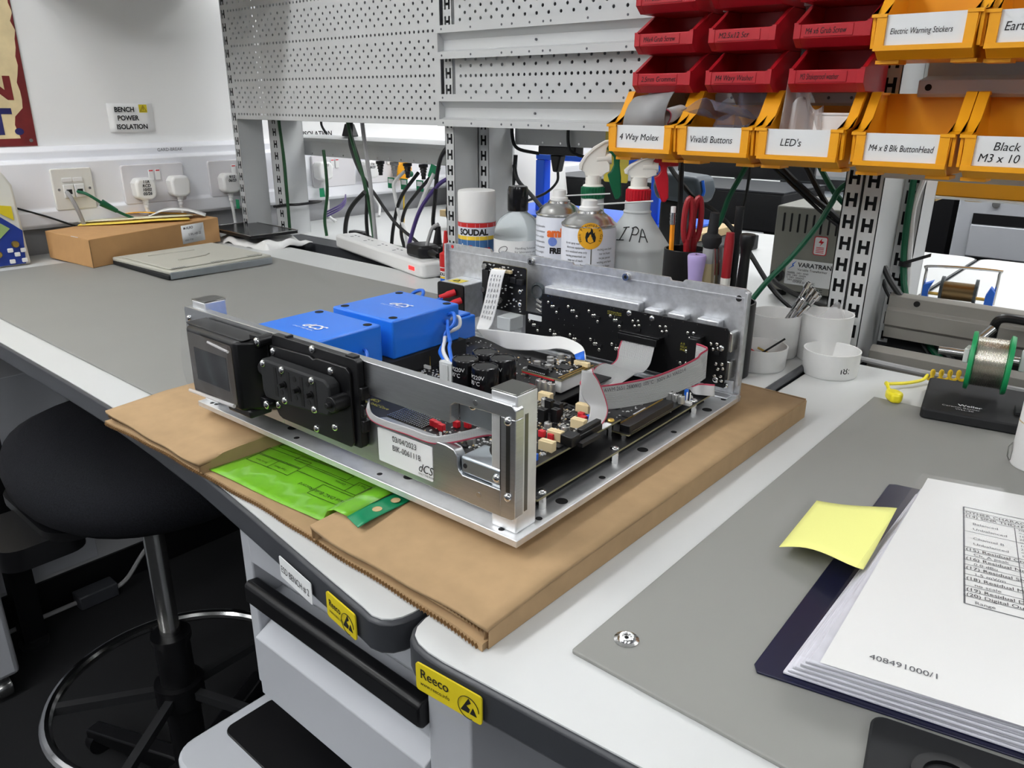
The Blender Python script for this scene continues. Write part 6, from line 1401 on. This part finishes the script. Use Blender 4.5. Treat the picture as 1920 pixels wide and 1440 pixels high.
# ribbons
def ribbon(name, A, Bp, n, m, parent, red=True, thick=.0009, k=7, bumps=True):
    """flat cable of n conductors between two edge lines"""
    A, Bp = smooth(A, k), smooth(Bp, k); N = min(len(A), len(Bp)); rows = []; edge_rows = []
    for i in range(N):
        a, b_ = A[i], Bp[i]; d = A[min(i+1, N-1)]-A[max(i-1, 0)]; nn = (b_-a).cross(d)
        nn = nn.normalized() if nn.length > 1e-9 else Vector((0, 0, 1))
        r = []
        for c in range(n):
            for f_, h in ((.03, 0), (.28, .0008), (.72, .0008), (.97, 0)):
                r.append(a.lerp(b_, (c+f_)/n)+nn*(h if bumps else 0))
        rows.append(r)
    m0 = M(); m0.grid([r[4:] if red else r for r in rows]); o = m0.put(name, m, parent, solid=thick, off=0, ang=60)
    if red: m1 = M(); m1.grid([r[:5] for r in rows]); m1.put('red_edge', ribred, o, solid=thick*1.15, off=0)
    return o
c1 = M().box(-.1375, -.0865, .3530, .3705, .0545, .0625).box(-.1385, -.0855, .357, .360, .0625, .0640).put('ribbon_socket', black, CH, bev=.0006)
rb1 = ribbon('wide_ribbon', [(-.1330, .3560, .0545), (-.1330, .350, .044), (-.1310, .344, .034), (-.1325, .333, .0295), (-.1365, .325, .0325), (-.1335, .306, .0345), (-.1285, .287, .032), (-.124, .265, .028)],
              [(-.0900, .3560, .0560), (-.0890, .350, .045), (-.0885, .344, .036), (-.0905, .335, .030), (-.0930, .3250, .0305), (-.0910, .3050, .0305), (-.0890, .2830, .030), (-.086, .262, .026)], 30, ribm, CH)
c2 = M().box(-.0475, -.0370, .350, .3705, .033, .0735).box(-.0485, -.036, .3555, .359, .0725, .0745).put('ribbon_socket', black, CH, bev=.0006)
rT = [(-.0365, .3500, .0700), (-.0275, .3485, .0695), (-.0215, .345, .0685), (-.0255, .3380, .0640), (-.0245, .3280, .0620), (-.0300, .305, .0578), (-.0405, .27, .0535), (-.0500, .236, .0545), (-.0597, .2015, .0578), (-.0705, .190, .0578), (-.0800, .195, .0580), (-.0850, .206, .0585)]
rB = [(-.0365, .3500, .0350), (-.0270, .3480, .0350), (-.0205, .344, .0360), (-.0195, .3380, .0365), (-.0195, .3280, .0360), (-.0265, .305, .0320), (-.0365, .27, .0285), (-.0440, .236, .0310), (-.0525, .2015, .0355), (-.0640, .188, .0360), (-.0775, .192, .0365), (-.0850, .204, .0390)]
rb2 = ribbon('long_ribbon', rT, rB, 20, ribm, CH)
dirv = (Vector(rT[7])-Vector(rT[5])).normalized()
for s_, i in (('AI (AU21-0)', 5.6), ('105°C 300V', 6.35), ('28AWG  VW-1', 7.15), ('AWM 2651', 7.85)):
    pass
def rprint(txt, i0):
    a = Vector(rT[i0]); b_ = Vector(rT[i0+1]); d_ = (a-b_).normalized(); upv = (Vector(rT[i0])-Vector(rB[i0])).normalized()
    n_ = d_.cross(upv)
    return lettering(txt, rb2, b_-upv*.0065+n_*.0012, d_, upv, .0038, inkg, 'cable_print', sx=1.1, lift=.0006)
rprint('AWM 2651 28AWG', 7); rprint('VW-1 105°C', 6); rprint('300V A1 VA0214', 5)
rb3 = ribbon('folded_ribbon', [(-.0560, .1794, .0779), (-.0530, .1835, .0700), (-.0495, .1865, .0600), (-.0460, .1880, .0500), (-.0430, .1865, .0420), (-.0395, .178, .0365), (-.0360, .1660, .0350), (-.0345, .1585, .0330)],
              [(-.0640, .1735, .0798), (-.0620, .1700, .0700), (-.0600, .1680, .0600), (-.0565, .1700, .0520), (-.0510, .1700, .0470), (-.0440, .1570, .0415), (-.0375, .1390, .0385), (-.0350, .1310, .0340)], 20, ribm, CH)
ribbon('ribbon_fold', [(-.0560, .1794, .0779), (-.0600, .184, .0795), (-.066, .190, .0740), (-.072, .196, .064), (-.0850, .206, .0585)], [(-.0640, .1735, .0798), (-.0670, .178, .074), (-.070, .184, .062), (-.076, .192, .050), (-.0850, .204, .0390)], 20, ribm, CH)
c3 = M().box(-.0400, -.0280, .1080, .1210, ZU, ZU+.0095).box(-.0395, -.0300, .1210, .1590, ZU, ZU+.0060).box(-.0375, -.0320, .1290, .160, ZU, ZU+.009).put('ribbon_socket', black, CH, bev=.0007)
M().box(-.0290, -.0235, .118, .146, .0332, .0368).put('socket_tail', icm, c3)
ribbon('lower_ribbon', [(-.0400, .3480, .0235), (-.0276, .332, .0285), (-.0189, .3305, .0335), (-.0031, .3305, .0362)], [(-.0380, .3460, .0205), (-.0240, .3295, .0215), (-.0150, .3290, .0225), (-.0020, .3300, .0242)], 12, ribm, CH)
ribbon('front_ribbon', [(-.1660, .006, .0690), (-.1610, -.001, .0685), (-.1550, -.002, .0620), (-.141, -.0005, .0590), (-.115, .001, .0588), (-.0890, .003, .0580), (-.0740, .010, .0605), (-.0540, .024, .0670), (-.044, .032, .0680)],
       [(-.1660, .006, .0755), (-.158, -.001, .0745), (-.1530, -.002, .0675), (-.140, -.0005, .0650), (-.115, .001, .0648), (-.0890, .003, .0640), (-.0760, .010, .0668), (-.0560, .024, .0735), (-.046, .032, .0745)], 8, ribm, CH)
# white flat cable
fA = [(-.3345, .3640, .1075), (-.3345, .3590, .1082), (-.3365, .3560, .0960), (-.3400, .3545, .0760), (-.3450, .3530, .0560), (-.3500, .3520, .0400), (-.3480, .345, .0305), (-.3359, .340, .0330), (-.2960, .331, .0400), (-.2500, .322, .0470), (-.2047, .310, .0545), (-.1787, .300, .0615), (-.1521, .288, .0640), (-.1327, .276, .0640), (-.1200, .263, .0600), (-.1165, .257, .0565)]
fB = [(-.3105, .3640, .1090), (-.3105, .3590, .1095), (-.3125, .3560, .0975), (-.3160, .3545, .0790), (-.3205, .3530, .0590), (-.3260, .3500, .0380), (-.3330, .343, .0215), (-.3118, .338, .0165), (-.2860, .328, .0185), (-.2480, .319, .0260), (-.2033, .303, .0395), (-.1786, .292, .0490), (-.1540, .279, .0550), (-.1385, .266, .0580), (-.1280, .257, .0580), (-.1265, .2545, .0560)]
ffc = ribbon('white_flat_cable', fA, fB, 4, ffcm, CH, red=False, thick=.0004, bumps=False)
i_ = -3; M().quad(*[Vector(p)+Vector((0, -.0006, .0012)) for p in (fA[-1], fB[-1], Vector(fB[-2])*.55+Vector(fB[-3])*.45, Vector(fA[-2])*.55+Vector(fA[-3])*.45)]).put('blue_stiffener', bluep, ffc, solid=.0005)
st = M()
for s_ in range(9):
    v0 = .12+s_*.095
    for c in range(4):
        def fp(v, u):
            f_ = 1+v*4; i = int(f_); r = f_-i; return (Vector(fA[i])*(1-r)+Vector(fA[i+1])*r).lerp(Vector(fB[i])*(1-r)+Vector(fB[i+1])*r, u)+Vector((.0, -.0010, .0))
        u = .2+c*.2; st.quad(fp(v0, u-.02), fp(v0, u+.02), fp(v0+.055, u+.02), fp(v0+.055, u-.02))
st.put('printed_dashes', inkg, ffc)

# ================================================================ under the benches
t = thing('stool', 'black padded workshop stool with chrome foot ring under the left bench', 'stool', (-1.193, .462, -.93))
pts = []
for i in range(40):
    a = 2*math.pi*i/40; c_, s_ = math.cos(a), math.sin(a)
    pts.append((.262*math.copysign(abs(c_)**.85, c_), .212*math.copysign(abs(s_)**.85, s_)))
m = M(); rings = []
for sc_, z in ((.62, .664), (.9, .668), (.985, .685), (1.0, .708), (.97, .732), (.86, .748), (.6, .752), (.3, .745), (.02, .742)):
    rings.append([(-.047+x*sc_, .042+y*sc_, z+.012*(x*sc_/.24)**2) for x, y in pts+pts[:1]])
m.grid(rings); m.put('seat', fabric, t, ang=60)
M().prism(rounded(-.2, .05, -.16, .1, .05), .652, .667).put('seat_pan', black, t)
M().prism(rounded(-.12, .02, -.22, -.10, .03), .62, .655).put('lever_box', black, t)
M().cyl((0, 0, .38), (0, 0, .66), .017, n=20).put('gas_lift', steel, t); M().cyl((0, 0, .06), (0, 0, .385), .030, n=24).cyl((0, 0, .375), (0, 0, .387), .034, n=24).put('column_sleeve', black, t)
M().tube([(.213*math.cos(2*math.pi*i/64), .213*math.sin(2*math.pi*i/64), .268) for i in range(64)], .0105, 10, closed=True).put('foot_ring', chrome, t)
M().cyl((0, 0, .24), (0, 0, .285), .042, n=24).put('ring_collar', black, t)
for k in range(5):
    a = .35+2*math.pi*k/5; M().box(.035, .208, -.0075, .0075, .256, .272, rot=Matrix.Rotation(a, 3, 'Z'), piv=(0, 0, .26)).put('ring_spoke', blackm, t)
for k in range(5):
    a = .9+2*math.pi*k/5; R = Matrix.Rotation(a, 3, 'Z')
    l = M().prism([(0, .045), (0, .1), (.05, .095), (.29, .058), (.29, .036)], -.016, .016, 'y'); bmesh.ops.rotate(l.b, verts=l.b.verts, cent=(0, 0, 0), matrix=R); l = l.put('leg', black, t, bev=.004)
    c_ = R @ Vector((.275, 0, 0)); M().cyl((c_.x-.012, c_.y, .024), (c_.x+.012, c_.y, .024), .024, n=18).put('castor', black, l)
# hanging drawer unit
t = thing('drawer_unit', 'light grey drawer unit hung under the left bench, with long black handle', 'drawers', (-.672, .348, -.272))
M().box(0, .018, -.002, .6, .0, .242).put('side_frame', steel_grey, t, bev=.002); M().box(.285, .335, -.004, .6, -.2, .242).put('side_frame', steel_grey, t, bev=.002)
M().box(.018, .285, .03, .6, .0, .242).put('carcass', steel_grey, t)
d1 = M().prism([(.006, .235), (-.004, .228), (-.004, .165), (.008, .155), (.03, .155), (.03, .235)], .02, .284, 'x').put('drawer', steel_grey, t, bev=.001)
M().prism([(.002, .1435), (-.010, .1455), (-.0145, .141), (-.0145, .122), (-.010, .1165), (-.002, .117), (.004, .124)], .0185, .2845, 'x').put('handle', black, d1, bev=.002)
d2 = M().prism([(.03, .12), (.004, .118), (.010, .085), (-.010, .074), (-.010, .0), (.03, .0)], .02, .284, 'x').put('drawer', steel_grey, t, bev=.001)
M().box(.02, .284, .012, .014, .080, .083).put('shadow_gap', edge, d2)
t = thing('floor_cabinet', 'low light grey cabinet with black inset top at the bottom of the picture', 'cabinet', (-.742, .262, -.93))
M().prism(rounded(0, .62, 0, .5, .03, 6), .0, .57).put('body', steel_grey, t, bev=.004)
M().prism(rounded(.018, .60, .058, .130, .012), .5702, .573).put('black_inset', black, t, bev=.001)
t = thing('rolling_pedestal', 'light grey pedestal corner on a castor at the left edge under the bench', 'pedestal', (-1.749, .345, -.93))
M().box(-.28, 0, -.45, 0, .06, .62).put('body', steel_grey, t, bev=.012, seg=3)
M().lathe([(0, -.015), (.022, -.015), (.024, -.01), (.024, .01), (.022, .015), (0, .015)], (-.03, -.035, .025), axis=(0, 1, 0), n=20).cyl((-.03, -.035, .03), (-.03, -.035, .065), .012).put('castor', steel, t)
cable('floor_cable', 'grey cable trailing down the wall to the floor under the left bench', [(WX+.02, 1.02, -.55), (WX+.03, .93, -.70), (WX+.04, .85, -.76), (WX+.05, .74, -.85), (WX+.07, .66, -.905), (WX+.05, .56, -.915), (WX+.05, .42, -.915), (WX+.06, .2, -.915)], .006, grey_c)
t = thing('plug_block', 'small dark plug block on the floor by the wall cable', 'plug', (WX+.05, .60, -.929)); M().box(-.02, .03, -.05, .05, 0, .04).put('body', edge, t, bev=.004)
t = thing('wall_panel', 'plain grey access panel low on the left wall under the bench', 'panel', (WX, .64, -.83)); M().box(0, .006, -.4, 0, 0, .55).put('panel', steel_grey, t, bev=.001)
